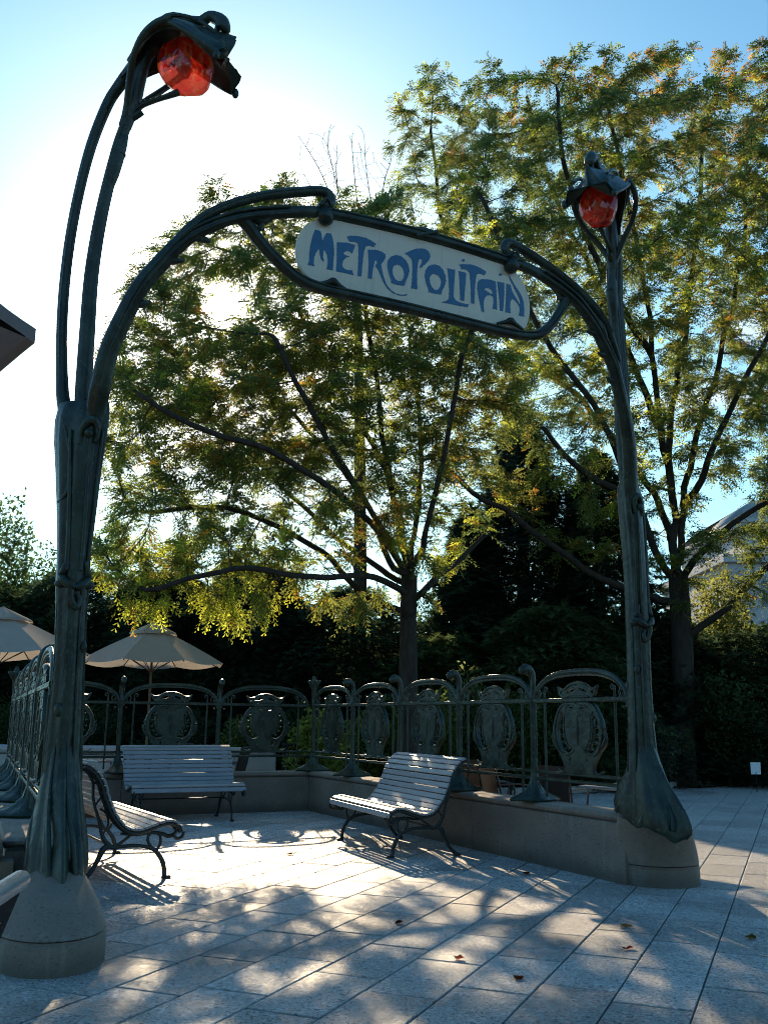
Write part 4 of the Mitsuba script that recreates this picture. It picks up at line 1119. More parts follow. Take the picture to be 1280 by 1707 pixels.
def grow(limbs, attr, step, d_in, d_kill, iters, rng, grav=0.0):
    """space colonisation from hand-set limbs into a cloud of attraction points; returns positions, parents"""
    pos, par = [], []
    index = {}
    for path in limbs:
        prev = -1
        for k, q in enumerate(path):
            h = tuple(np.round(q, 3))
            if h in index:
                prev = index[h]; continue
            pos.append(np.array(q, float)); par.append(prev); index[h] = len(pos) - 1; prev = len(pos) - 1
    pos = list(pos)
    A = attr.copy()
    for it in range(iters):
        if len(A) == 0:
            break
        P = np.array(pos)
        tr = cKDTree(P)
        d, i = tr.query(A)
        ok = d < d_in
        if not ok.any():
            break
        dirs = np.zeros_like(P)
        v = A[ok] - P[i[ok]]; v /= np.linalg.norm(v, axis=1, keepdims=True) + 1e-9
        np.add.at(dirs, i[ok], v)
        src = np.unique(i[ok])
        g = dirs[src]; ln = np.linalg.norm(g, axis=1); g = g[ln > 1e-3] / ln[ln > 1e-3, None]; src = src[ln > 1e-3]
        g = g + rng.normal(0, 0.16, g.shape) + [0, 0, grav]
        g /= np.linalg.norm(g, axis=1, keepdims=True)
        new = P[src] + g * step
        dn, _ = tr.query(new)
        keep = dn > step * 0.35
        for q, s in zip(new[keep], src[keep]):
            pos.append(q); par.append(int(s))
        d2, _ = cKDTree(np.array(pos)).query(A)
        A = A[d2 > d_kill]
    return np.array(pos), np.array(par)


def radii(pos, par, tip, power=2.4, limit=None):
    n = len(pos); r = np.zeros(n); ch = np.bincount(par[par >= 0], minlength=n)
    acc = np.where(ch == 0, tip ** power, 0.0)
    for i in range(n - 1, -1, -1):
        if par[i] >= 0:
            acc[par[i]] += acc[i]
    return np.minimum(acc ** (1 / power), limit if limit else 9)


def fix_order(pos, par):
    """children after parents (limbs may attach to earlier nodes only, so this already holds)"""
    return pos, par


def branch_mesh(pos, par, rad, thick=0.02):
    n = len(pos)
    kids = [[] for _ in range(n)]
    for i, p in enumerate(par):
        if p >= 0:
            kids[p].append(i)
    b = MB()
    starts = [i for i in range(n) if par[i] < 0]
    stack = [(None, s) for s in starts]
    while stack:
        base, i = stack.pop()
        chain = ([base] if base is not None else []) + [i]
        while kids[chain[-1]]:
            ks = sorted(kids[chain[-1]], key=lambda k: -rad[k])
            for k in ks[1:]:
                stack.append((chain[-1], k))
            chain.append(ks[0])
        if len(chain) < 2:
            continue
        p = pos[chain].copy(); r = rad[chain].copy()
        if base is not None:
            r[0] = min(r[0], r[1] * 1.15)
        big = r.max()
        if len(p) > 3:
            p[1:-1] = 0.5 * p[1:-1] + 0.25 * (p[:-2] + p[2:])
        b.tube(p, r, 10 if big > 0.09 else 6 if big > 0.03 else 4, cap=False)
    return b


def pinnate(base, axis, length, rng, pairs=8, leaflet=0.055, width=0.020, droop=0.25, colors=None):
    """feathery compound leaves, one small triangle per leaflet; returns vertices, faces, colours"""
    n = len(base)
    axis = axis / (np.linalg.norm(axis, axis=1, keepdims=True) + 1e-9)
    up = np.array([0, 0, 1.0]) + rng.normal(0, 0.5, (n, 3))
    side = np.cross(axis, up); side /= np.linalg.norm(side, axis=1, keepdims=True) + 1e-9
    V, C = [], []
    for k in range(pairs):
        t = (k + 0.8) / pairs
        p = base + axis * (length * t)[:, None] - np.array([0, 0, 1.0]) * (droop * length * t * t)[:, None]
        ll = leaflet * (0.55 + 0.9 * math.sin(math.pi * min(0.97, 0.18 + 0.72 * t)))
        for s in (-1, 1):
            j = rng.normal(0, 0.22, (n, 3))
            dirn = side * s * 0.9 + axis * 0.42 + j
            dirn[:, 2] -= 0.28
            tip = p + dirn * ll
            w = axis * (width * 0.5)
            V += [p - w + dirn * ll * 0.35 * 0, p + dirn * ll * 0.45 + w * 1.3, tip]
            C += [colors, colors, colors]
    m = pairs * 2 * 3
    V = np.stack(V, 1).reshape(-1, 3); C = np.stack(C, 1).reshape(-1, 3)
    F = np.arange(len(V)).reshape(-1, 3)
    return V, F, C


def cloud(clumps, dens, rng):
    """attraction points in a union of ellipsoids (u, z, depth offset, ru, rz, rd) round a tree foot"""
    out = []
    for u, z, w, ru, rz, rd in clumps:
        n = max(6, int(dens * 4.19 * ru * rz * rd))
        q = rng.normal(0, 1, (n, 3)); q /= np.linalg.norm(q, axis=1, keepdims=True)
        q *= (rng.random((n, 1)) ** (1 / 3.0))
        out.append(np.array([u, w, z]) + q * [ru, rd, rz])
    return np.vstack(out)


def to_world(P, d0):
    """(u, w, z): metres right, metres further than d0, height -> world"""
    P = np.asarray(P, float)
    q = SITE + P[..., 0:1] * GR + (d0 + P[..., 1:2]) * GF
    return np.concatenate([q, P[..., 2:3]], -1)


GREEN, OLIVE, YELLOW, ORANGE = np.array([.125, .180, .055]), np.array([.205, .215, .052]), np.array([.50, .54, .07]), np.array([.50, .27, .05])


def leaf_colours(P, rng, yellow, orange):
    n = len(P)
    f = meshkit.fbm(P * 0.55, 3, 5) ; g = meshkit.fbm(P * 0.9 + 40, 3, 9)
    r = rng.random(n)
    c = GREEN + (OLIVE - GREEN) * np.clip((f - .3) * 2.2, 0, 1)[:, None]
    y = np.clip((g - .52) * 5, 0, 1) * .55 + np.clip(yellow, 0, 1)
    c = np.where((r < y)[:, None], YELLOW * (0.6 + .6 * rng.random((n, 1))), c)
    o = np.clip((f - .64) * 3, 0, .16) + np.clip(orange, 0, 1)
    r2 = rng.random(n)
    c = np.where((r2 < o)[:, None], ORANGE * (0.6 + .6 * rng.random((n, 1))), c)
    return c * (0.75 + .5 * rng.random((n, 1)))


def locust(name, label, d0, limbs, clumps, seed, dens, step, tip, trunk_r, n_leaf, leaf_len, yellow_fn, orange_fn, hole=None, pairs=7, width=0.022, leaflet=0.06):
    rng = np.random.default_rng(seed)
    key = thing(name, label, 'tree')
    A = cloud(clumps, dens, rng)
    A = A[A[:, 2] > 2.2]
    if hole is not None:
        A = A[hole(A, rng)]
    dense = []
    for path in limbs:                                   # densify the hand-set limbs
        p = smooth_path([(u, w, z) for u, z, w in path], max(4, int(sum(np.linalg.norm(np.diff(np.array(path), axis=0), axis=1)) / step)))
        if len(dense):
            p[1:] += rng.normal(0, step * .13, p[1:].shape)
        dense.append(p)
    base = dense[0]
    lim = [base]
    for p in dense[1:]:                                  # each limb springs from the nearest node set so far
        allp = np.vstack(lim); j = np.argmin(np.linalg.norm(allp - p[0], axis=1))
        lim.append(np.vstack([allp[j], p[1:]]))
    pos, par = grow(lim, A, step, step * 7, step * 1.7, 70, rng, 0.04)
    rad = radii(pos, par, tip)
    rad = rad * min(1.0, trunk_r / rad[0]) if rad[0] > trunk_r else rad
    nb = len(base)
    zt = pos[:, 2]
    rad[:nb] = np.maximum(rad[:nb], trunk_r * np.interp(np.arange(nb), [0, nb - 1], [1.0, 0.80]))
    off = nb
    for p in lim[1:]:
        k = len(p) - 1
        lead = np.linspace(trunk_r * 0.32, tip * 5, k)
        rad[off:off + k] = np.maximum(rad[off:off + k], lead[:k])
        off += k
    foot = rad.copy(); foot[:3] *= [1.45, 1.18, 1.05]
    W = to_world(pos, d0)
    tm = trunk = branch_mesh(W[:nb], par[:nb], foot[:nb])
    part(key, 'trunk', trunk, BARK, 60)
    sub = np.arange(len(W)) >= nb
    par2 = par.copy()
    part(key, 'branches', branch_mesh_sub(W, par2, rad, nb), BARK, 60)
    thin = np.where((rad < tip * 3.2) & (np.arange(len(W)) >= nb))[0]
    w = 1.0 + 0.0 * thin
    pick = rng.choice(thin, n_leaf)
    dirs = W[pick] - W[np.maximum(par[pick], 0)]
    dirs /= np.linalg.norm(dirs, axis=1, keepdims=True) + 1e-9
    flat = np.cross(dirs, [0, 0, 1.0]) + rng.normal(0, .12, (n_leaf, 3))
    ax = dirs * 0.6 + flat * rng.choice([-1.0, 1.0], (n_leaf, 1)) * rng.uniform(.3, 1.0, (n_leaf, 1)) + rng.normal(0, 0.30, (n_leaf, 3)); ax[:, 2] -= 0.10
    bpos = W[pick] + rng.normal(0, 0.06, (n_leaf, 3))
    if hole is not None:
        q2 = np.stack([(bpos[:, :2] - SITE) @ GR, (bpos[:, :2] - SITE) @ GF - d0, bpos[:, 2]], 1)
        ok = hole(q2, rng, 0.3)
        pick, ax, bpos = pick[ok], ax[ok], bpos[ok]; n_leaf = len(pick)
    L = leaf_len * rng.uniform(0.65, 1.25, n_leaf)
    loc = pos[pick]
    col = leaf_colours(bpos, rng, yellow_fn(loc), orange_fn(loc))
    V, F, C = pinnate(bpos, ax, L, rng, pairs, leaflet, width, 0.35, col)
    k = put(key + '__crown', MB().add(V, F), LEAF, color=C)
    labels[k] = {'kind': 'stuff'}
    return key


def branch_mesh_sub(W, par, rad, nb):
    n = len(W)
    kids = [[] for _ in range(n)]
    for i in range(nb, n):
        kids[par[i]].append(i)
    b = MB()
    stack = [(j, k) for j in range(nb) for k in kids[j]]
    while stack:
        base, i = stack.pop()
        chain = [base, i]
        while kids[chain[-1]]:
            ks = sorted(kids[chain[-1]], key=lambda k: -rad[k])
            for k in ks[1:]:
                stack.append((chain[-1], k))
            chain.append(ks[0])
        p = W[chain].copy(); r = rad[chain].copy(); r[0] = min(r[0], r[1] * 1.2)
        if len(p) > 3:
            p[1:-1] = 0.5 * p[1:-1] + 0.25 * (p[:-2] + p[2:])
        big = r.max()
        b.tube(p, r, 9 if big > 0.08 else 6 if big > 0.03 else 4, cap=False)
    return b



def _sun_hole(A, rng, k=0.0):
    """a natural gap in the crown, a leafless pocket among the upper left limbs"""
    f = (18.0 + A[:, 1]) / 18.0
    d = np.hypot(A[:, 0] + 3.23 * f, A[:, 2] - 1.5 - 8.16 * f)
    return rng.random(len(A)) < np.clip((d - 0.34 + .04 * k) / 0.35, 0.0, 1)


LIMBS_A = [[(0.48, 0.46, 0), (0.48, 2.28, 0), (0.47, 3.05, 0), (0.48, 3.61, 0), (0.49, 4.18, 0.05)], [(0.33, 3.47, 0), (-0.16, 3.74, 0.2), (-0.6, 4.11, 0.1), (-0.91, 4.39, -0.2), (-1.22, 4.59, -0.4), (-1.86, 4.93, -0.7), (-2.6, 5.19, -1.0), (-3.3, 5.17, -1.3), (-4.09, 4.96, -1.5)], [(0.38, 4.0, 0), (-0.03, 4.33, 0.3), (-0.63, 4.74, 0.6), (-1.08, 5.11, 0.8), (-1.32, 5.42, 0.9), (-1.96, 6.04, 1.1), (-2.74, 6.82, 1.2), (-3.66, 7.61, 1.3)], [(0.42, 4.17, 0), (0.18, 4.31, -0.2), (-0.0, 4.57, -0.4), (-0.07, 5.02, -0.8), (-0.45, 5.47, -1.1), (-0.87, 6.11, -1.4), (-1.29, 6.79, -1.7), (-1.71, 7.57, -2.0), (-1.99, 8.09, -2.1)], [(0.46, 4.29, 0), (0.33, 4.9, 0.2), (0.17, 5.74, 0.3), (-0.01, 6.84, 0.3), (-0.12, 8.05, 0.2), (-0.4, 9.5, 0), (-0.66, 10.75, -0.1)], [(0.49, 4.29, 0), (0.73, 4.6, -0.3), (0.82, 5.07, -0.6), (1.09, 6.25, -1.0), (1.29, 7.53, -1.3), (1.61, 8.62, -1.5)], [(0.49, 4.23, 0), (0.59, 4.98, 0.6), (0.73, 6.34, 1.2), (0.75, 7.79, 1.7), (0.49, 9.83, 2.0)], [(0.58, 3.72, 0), (1.06, 4.26, 0.5), (1.56, 4.68, 0.9), (2.22, 5.4, 1.4)], [(0.42, 4.25, 0.1), (0.0, 5.17, 1.0), (-0.77, 6.48, 1.8), (-1.86, 7.92, 2.2), (-2.71, 8.81, 2.4), (-3.02, 9.56, 2.5)], [(0.38, 3.89, 0), (-0.2, 4.05, -0.8), (-0.81, 3.92, -1.6), (-1.58, 3.83, -2.2), (-2.31, 3.86, -2.6), (-3.02, 3.71, -2.9), (-3.71, 3.39, -3.1)], [(0.44, 4.29, 0), (-0.33, 5.13, -0.9), (-1.26, 5.67, -1.8), (-2.23, 6.03, -2.4), (-3.38, 6.31, -2.8), (-4.04, 6.65, -3)], [(0.45, 4.31, 0), (0.11, 6.29, 1.0), (-1.07, 8.62, 1.8), (-2.35, 11.23, 2.0), (-2.94, 12.69, 2.0)]]
CLUMPS_A = [(-4.07, 9.93, 0.2, np.float64(0.71), np.float64(0.64), 1.15), (-3.13, 10.8, 0.2, np.float64(0.79), np.float64(0.5), 1.15), (-2.35, 9.56, 0.2, np.float64(0.71), np.float64(0.78), 1.15), (-3.04, 8.72, 0.2, np.float64(0.84), np.float64(0.45), 1.15), (-4.3, 10.74, 0.5, np.float64(0.88), np.float64(0.73), 1.25), (-4.56, 9.93, 0.5, np.float64(0.72), np.float64(0.72), 1.25), (-3.58, 11.29, 0.5, np.float64(0.88), np.float64(0.66), 1.25), (-2.54, 10.36, 0.5, np.float64(0.87), np.float64(0.87), 1.25), (-3.8, 9.07, 0.3, np.float64(1.14), np.float64(0.71), 1.46), (-3.71, 8.44, 0, np.float64(1.81), np.float64(1.46), 2.29), (-2.51, 11.57, 1, np.float64(1.81), np.float64(1.21), 1.88), (-4.03, 11.0, 1, np.float64(1.35), np.float64(1.05), 1.56), (-1.24, 9.36, 0, np.float64(2.1), np.float64(1.68), 2.5), (-4.25, 7.34, -1, np.float64(1.17), np.float64(1.04), 1.88), (-2.48, 7.33, 0, np.float64(2.06), np.float64(1.44), 2.5), (-0.49, 7.36, 0, np.float64(1.92), np.float64(1.65), 2.5), (1.15, 8.5, 0, np.float64(1.53), np.float64(1.6), 2.29), (-4.54, 5.84, -1, np.float64(0.96), np.float64(0.77), 1.56), (-2.83, 5.53, -1, np.float64(1.53), np.float64(0.76), 1.67), (-3.8, 4.43, -1.5, np.float64(1.4), np.float64(0.76), 1.56), (-2.18, 4.29, -1.5, np.float64(1.34), np.float64(0.63), 1.46), (-0.86, 4.99, -1, np.float64(1.14), np.float64(0.76), 1.35), (-4.43, 4.13, -2, np.float64(0.71), np.float64(0.71), 1.25), (-3.68, 5.07, -1, np.float64(1.27), np.float64(0.7), 1.56), (-1.6, 3.48, -1.8, np.float64(0.83), np.float64(0.41), 0.94), (-2.55, 3.42, -2.2, np.float64(0.81), np.float64(0.44), 0.94), (-4.94, 6.87, -1, np.float64(0.65), np.float64(0.91), 1.25), (0.22, 5.23, -1, np.float64(0.89), np.float64(0.76), 1.25), (2.1, 8.01, 0, np.float64(1.11), np.float64(1.24), 1.56), (-4.07, 3.3, -2.6, np.float64(0.65), np.float64(0.38), 0.83), (-3.01, 3.53, -2.4, np.float64(0.69), np.float64(0.4), 0.83), (-0.62, 3.48, -1, np.float64(0.74), np.float64(0.42), 0.83), (0.92, 6.4, 0, np.float64(1.22), np.float64(1.09), 1.67), (1.6, 10.51, 1, np.float64(1.27), np.float64(1.27), 1.67), (-2.22, 12.86, 1.5, np.float64(1.09), np.float64(0.63), 1.04), (-0.06, 11.34, 0.5, np.float64(1.32), np.float64(1.03), 1.56), (-0.59, 12.37, 1, np.float64(0.76), np.float64(0.61), 0.94), (1.45, 5.06, 1, np.float64(0.84), np.float64(0.56), 1.04), (-4.85, 9.53, 0.5, np.float64(0.86), np.float64(0.79), 1.25), (0.69, 4.41, 0, np.float64(0.66), np.float64(0.53), 0.83)]
locust('honey_locust_tree', 'spreading honey locust in the middle, the low sun shining through its crown', 18.0, LIMBS_A, CLUMPS_A, 11, 8.0, 0.26, 0.0085, 0.19, 22000, 0.35,
       lambda q: np.clip((5.4 - q[:, 2]) / 2.2, 0, 1) * np.clip((-0.6 - q[:, 0]) / 2.0, 0, 1) * .65 + .05, lambda q: .03 + 0 * q[:, 0], _sun_hole, pairs=7, width=0.042, leaflet=0.055)
LIMBS_B = [[(7.37, -0.26, 0), (7.49, 1.9, 0), (7.57, 3.38, 0), (7.57, 4.45, 0), (7.56, 5.22, 0)], [(7.45, 4.44, 0), (6.21, 4.76, -0.4), (5.27, 5.13, -0.7), (4.26, 5.72, -1.0), (3.25, 6.44, -1.3), (2.64, 6.76, -1.5), (1.75, 7.26, -1.7), (1.16, 8.14, -1.8)], [(7.37, 4.98, 0), (6.67, 6.64, -0.3), (6.0, 8.16, -0.6), (5.36, 9.41, -1.0), (4.43, 10.55, -1.3), (3.61, 11.72, -1.6), (3.0, 13.27, -1.8), (2.38, 14.84, -2)], [(7.53, 5.22, 0), (7.52, 6.18, 0.1), (7.52, 7.48, 0.2), (7.4, 9.5, 0.3), (7.27, 11.9, 0.3), (6.99, 14.77, 0.3), (6.56, 17.33, 0.2), (6.27, 19.18, 0.1)], [(7.65, 5.37, 0), (7.93, 7.35, 0.3), (8.4, 8.89, 0.5), (9.01, 10.72, 0.8), (9.89, 13.04, 1.2), (10.54, 15.84, 1.5), (10.61, 18.53, 1.7)], [(7.51, 4.83, 0), (7.92, 5.62, -0.4), (8.5, 6.21, -0.6), (9.02, 6.66, -0.7), (9.85, 7.14, -0.8), (10.71, 7.54, -1)], [(7.78, 3.61, 0), (8.44, 4.26, -0.4), (9.09, 4.92, -0.6), (9.7, 5.56, -0.9), (10.53, 6.42, -1.2), (11.28, 7.6, -1.4)], [(7.88, 7.0, 0.2), (8.28, 7.82, -0.4), (8.56, 8.81, -0.9), (9.37, 10.53, -1.5), (9.89, 11.94, -2)], [(7.46, 8.13, 0.2), (7.96, 10.07, 1.0), (8.58, 12.42, 1.5), (9.27, 15.7, 2), (9.7, 18.85, 2.2), (10.24, 21.02, 2.3)], [(7.42, 9.16, 0.3), (7.12, 11.27, 1.4), (6.54, 13.83, 2.2), (5.67, 16.49, 2.8), (4.83, 19.09, 3), (4.49, 21.24, 3)], [(7.32, 11.21, 0.3), (6.35, 12.24, -0.5), (5.35, 14.06, -1), (4.71, 15.99, -1.3), (4.57, 18.02, -1.5)], [(7.49, 6.18, 0.1), (7.4, 7.72, 1.2), (6.72, 9.37, 2.2), (5.68, 11.02, 2.8), (4.34, 12.3, 3.2), (2.91, 13.93, 3.4), (1.8, 16.77, 3.4), (1.41, 20.1, 3.3)], [(6.49, 7.11, -0.3), (5.38, 7.43, -1.2), (4.38, 7.87, -1.8), (3.64, 8.72, -2)]]
CLUMPS_B = [(7.98, 5.94, -1.2, np.float64(1.38), np.float64(0.86), 1.7), (8.91, 5.47, -1.4, np.float64(1.02), np.float64(1.02), 1.56), (7.62, 5.1, -0.8, np.float64(1.05), np.float64(0.7), 1.28), (1.63, 19.65, 2, np.float64(1.52), np.float64(1.34), 2.13), (0.8, 18.2, 2, np.float64(1.18), np.float64(1.29), 1.7), (3.61, 18.99, 1, np.float64(1.98), np.float64(1.36), 2.84), (5.37, 18.81, 0, np.float64(1.81), np.float64(1.21), 2.84), (7.75, 19.64, 1, np.float64(1.89), np.float64(1.26), 2.84), (9.89, 19.57, 1, np.float64(1.89), np.float64(1.26), 2.84), (11.42, 18.49, 1, np.float64(1.87), np.float64(2.08), 2.84), (1.71, 17.4, 2, np.float64(1.71), np.float64(1.39), 2.27), (3.26, 15.85, 0, np.float64(2.16), np.float64(1.77), 3.55), (5.64, 16.44, 0, np.float64(2.27), np.float64(1.88), 3.69), (8.01, 16.65, 0, np.float64(2.37), np.float64(2.08), 3.97), (10.09, 15.01, 0, np.float64(2.05), np.float64(2.15), 3.69), (3.72, 13.67, 0, np.float64(2.03), np.float64(1.64), 3.4), (5.83, 12.46, 0, np.float64(2.2), np.float64(1.91), 3.69), (7.83, 13.19, 0, np.float64(2.21), np.float64(2.12), 3.97), (9.71, 11.81, 0, np.float64(2.0), np.float64(2.09), 3.69), (4.14, 10.37, 0, np.float64(1.79), np.float64(1.51), 2.84), (4.69, 8.26, -1, np.float64(1.42), np.float64(1.16), 2.27), (7.04, 10.4, 0, np.float64(1.6), np.float64(1.6), 2.84), (8.39, 9.09, -1, np.float64(1.97), np.float64(1.43), 2.84), (9.02, 7.7, -1.5, np.float64(1.65), np.float64(0.9), 2.13), (10.91, 8.17, -1, np.float64(1.6), np.float64(2.13), 2.84), (11.99, 11.83, 0, np.float64(1.71), np.float64(2.67), 3.55), (2.71, 8.08, -1, np.float64(1.24), np.float64(0.89), 1.84), (5.44, 6.75, -0.8, np.float64(0.97), np.float64(0.8), 1.42), (2.43, 15.23, 2, np.float64(1.47), np.float64(1.47), 2.27), (6.61, 7.91, 0, np.float64(0.92), np.float64(0.92), 1.7), (8.35, 5.98, -1, np.float64(1.22), np.float64(0.63), 1.28), (8.85, 4.64, -1, np.float64(0.86), np.float64(0.55), 1.13), (8.02, 5.45, -1, np.float64(1.04), np.float64(0.69), 1.28), (9.23, 5.8, -1.2, np.float64(1.04), np.float64(0.86), 1.42), (7.65, 6.79, 0, np.float64(0.91), np.float64(0.73), 1.28), (4.78, 6.24, -1, np.float64(1.05), np.float64(0.79), 1.42), (3.6, 7.0, -1, np.float64(1.05), np.float64(0.7), 1.42), (5.63, 9.06, -1, np.float64(1.25), np.float64(1.25), 1.99), (8.03, 7.93, 0, np.float64(1.11), np.float64(0.92), 1.7), (1.25, 21.54, 2, np.float64(0.44), np.float64(0.53), 0.71), (5.07, 20.18, 0, np.float64(0.45), np.float64(0.61), 0.85), (10.27, 21.31, 1, np.float64(0.42), np.float64(0.64), 0.71), (8.36, 21.08, 1, np.float64(0.55), np.float64(0.55), 0.85), (0.23, 20.36, 2, np.float64(0.52), np.float64(0.48), 0.71)]
locust('honey_locust_tree', 'tall honey locust on the right with orange-tinged top and thick low limb', 24.5, LIMBS_B, CLUMPS_B, 12, 3.4, 0.38, 0.0105, 0.30, 29000, 0.42,
       lambda q: .03 + 0 * q[:, 0], lambda q: np.clip((q[:, 2] - 15.5) / 4, 0, 1) * np.clip((q[:, 0] - 5.0) / 3, 0, 1) * .3 + .015, None, pairs=6, width=0.052, leaflet=0.070)
LIMBS_C = [[(-0.6, 3.08, 0), (-0.68, 8.04, 0), (-0.77, 11.58, 0), (-0.86, 13.98, 0)], [(-0.86, 13.79, 0), (-1.33, 15.5, 0), (-1.82, 17.18, 0.2), (-2.31, 18.24, 0.3), (-2.75, 18.94, 0.3)], [(-1.14, 15.12, 0), (-1.42, 16.49, -0.3), (-1.67, 17.6, -0.4), (-1.85, 18.35, -0.4)], [(-0.84, 13.98, 0), (-0.81, 15.86, 0.3), (-0.98, 17.31, 0.4), (-1.11, 18.72, 0.4), (-1.09, 19.13, 0.4)], [(-0.83, 14.17, 0), (-0.44, 15.73, -0.3), (-0.6, 17.03, -0.4), (-0.72, 18.14, -0.5)], [(-0.81, 14.36, 0), (-0.24, 16.21, 0.2), (-0.11, 17.4, 0.2), (0.15, 18.16, 0.2)], [(-0.83, 14.55, 0), (-1.28, 16.62, 0.6), (-1.58, 17.68, 0.7), (-1.58, 18.98, 0.8)], [(-0.61, 15.35, -0.3), (-0.1, 16.33, -0.6), (0.28, 16.86, -0.7)], [(-1.52, 16.08, 0), (-2.08, 16.78, 0.2), (-2.56, 17.63, 0.3)]]
CLUMPS_C = [(-1.36, 17.26, 0, np.float64(1.57), np.float64(1.57), 1.96), (-0.47, 17.27, 0, np.float64(0.94), np.float64(1.26), 1.51), (-2.09, 17.85, 0, np.float64(0.74), np.float64(0.95), 1.2)]



# ------------------------------------------------------------------ evergreens, shrubs, hedges


def evergreen(name, label, u, d, h, R, n, seed, col, group=None, shape='cone', spray=0.34, base=0.2):
    rng = np.random.default_rng(seed)
    key = thing(name, label, 'tree', group)
    q = gp(u, d)
    part(key, 'trunk', MB().tube([q, q + [0, 0, h * .4], q + [0, 0, h * .93]], [h * .028 + .05, h * .018 + .03, .02], 8), BARK, 60)
    t = 1 - rng.random(n) ** (0.62 if shape == 'cone' else 0.9)
    if shape == 'cone':
        prof = (1 - t) ** 0.85 + 0.04
    else:
        prof = np.sqrt(np.clip(1 - (t * 1.02 - .25) ** 2 / .62, 0.02, 1))
    an = rng.random(n) * 2 * np.pi
    tier = 1 + .22 * np.sin(t * h * 5.0 + 2 * np.sin(an * 2 + seed)) + .16 * np.sin(an * 5 + t * 9 + seed)
    rr = R * prof * tier * np.sqrt(0.25 + 0.75 * rng.random(n))
    z = base + t * (h - base) - .10 * rr
    P = np.stack([q[0] + rr * np.cos(an), q[1] + rr * np.sin(an), z], -1) + rng.normal(0, .06, (n, 3))
    out = np.stack([np.cos(an), np.sin(an), 0 * an - .18], -1) + rng.normal(0, .42, (n, 3))
    out /= np.linalg.norm(out, axis=1, keepdims=True)
    sd = np.cross(out, np.array([0, 0, 1.0]) + rng.normal(0, .3, (n, 3))); sd /= np.linalg.norm(sd, axis=1, keepdims=True)
    L = spray * rng.uniform(.6, 1.3, n)[:, None]
    V, C = [], []
    c = np.asarray(col) * (0.6 + .8 * rng.random((n, 1)))
    for k, (a, w) in enumerate(((0.0, .10), (.55, .085), (-.55, .085), (1.0, .07), (-1.0, .07))):
        o = out * math.cos(a) + sd * math.sin(a)
        s2 = -out * math.sin(a) + sd * math.cos(a)
        st = P + out * L * (.0 if k == 0 else .18 + .12 * abs(a))
        V += [st - s2 * L * w, st + s2 * L * w, st + o * L * (1 if k == 0 else .62)]
        C += [c, c, c]
    V = np.stack(V, 1).reshape(-1, 3); C = np.stack(C, 1).reshape(-1, 3)
    k = put(key + '__crown', MB().add(V, np.arange(len(V)).reshape(-1, 3)), LEAF, color=C)
    labels[k] = {'kind': 'stuff'}
    return key


def leafy(P, rng, size, cols, jitter=.5, face=None):
    """diamond leaves with a fold, at the points P"""
    n = len(P)
    ax = rng.normal(0, 1, (n, 3)) + (0 if face is None else face); ax[:, 2] += .1
    ax /= np.linalg.norm(ax, axis=1, keepdims=True)
    sd = np.cross(ax, rng.normal(0, 1, (n, 3)) + [0, 0, .8]); sd /= np.linalg.norm(sd, axis=1, keepdims=True) + 1e-9
    up = np.cross(sd, ax)
    L = size * rng.uniform(.6, 1.3, n)[:, None]
    V = np.stack([P, P + ax * L * .5 + sd * L * .24 + up * L * .08, P + ax * L, P + ax * L * .5 - sd * L * .24 + up * L * .08], 1).reshape(-1, 3)
    i = np.arange(n) * 4
    F = np.vstack([np.stack([i, i + 1, i + 2], 1), np.stack([i, i + 2, i + 3], 1)])
    return V, F, np.repeat(cols, 4, 0)


def shrub(name, label, u, d, h, R, n, seed, col, size=0.09, group=None, cat='shrub', lit=0.0):
    rng = np.random.default_rng(seed)
    key = thing(name, label, cat, group)
    q = gp(u, d)
    st = MB()
    for k in range(7):
        a = rng.uniform(0, 6.28); r = R * rng.uniform(.3, .75)
        st.tube(smooth_path([q + [rng.normal(0, .05), rng.normal(0, .05), 0], q + [r * .4 * math.cos(a), r * .4 * math.sin(a), h * .4], q + [r * math.cos(a), r * math.sin(a), h * .85]], 6), np.linspace(.02, .006, 6), 5)
    part(key, 'stem', st, BARK, 60)
    v = rng.normal(0, 1, (n, 3)); v /= np.linalg.norm(v, axis=1, keepdims=True)
    rad = rng.random(n) ** (1 / 2.2)
    lump = 0.78 + .45 * (meshkit.fbm(v * 2.1 + seed, 3, seed) - .5) * 2
    P = q + [0, 0, h * .52] + v * (rad * lump)[:, None] * [R, R, h * .52]
    P[:, 2] = np.abs(P[:, 2])
    col = np.asarray(col) * (0.55 + .9 * rng.random((n, 1)))
    V, F, C = leafy(P, rng, size, col)
    k = put(key + '__foliage', MB().add(V, F), LEAF, color=C)
    labels[k] = {'kind': 'stuff'}
    return key


def bare_tree():
    rng = np.random.default_rng(31)
    key = thing('bare_tree', 'leafless tree whose bare twigs rise above the left end of the sign', 'tree')
    A = cloud(CLUMPS_C, 22, rng)
    dense = [smooth_path([(u, w, z) for u, z, w in l], max(5, int(sum(np.linalg.norm(np.diff(np.array(l), axis=0), axis=1)) / .35))) for l in LIMBS_C]
    lim = [dense[0]]
    for p in dense[1:]:
        allp = np.vstack(lim); j = np.argmin(np.linalg.norm(allp - p[0], axis=1)); lim.append(np.vstack([allp[j], p[1:]]))
    pos, par = grow(lim, A, 0.3, 1.6, 0.55, 30, rng, 0.5)
    rad = np.minimum(radii(pos, par, 0.007), 0.13)
    nb = len(lim[0]); rad[:nb] = np.maximum(rad[:nb], np.linspace(.2, .1, nb))
    W = to_world(pos, 26.0)
    part(key, 'trunk', branch_mesh(W[:nb], par[:nb], rad[:nb]), BARK, 60)
    part(key, 'branches', branch_mesh_sub(W, par, rad, nb), BARK, 60)


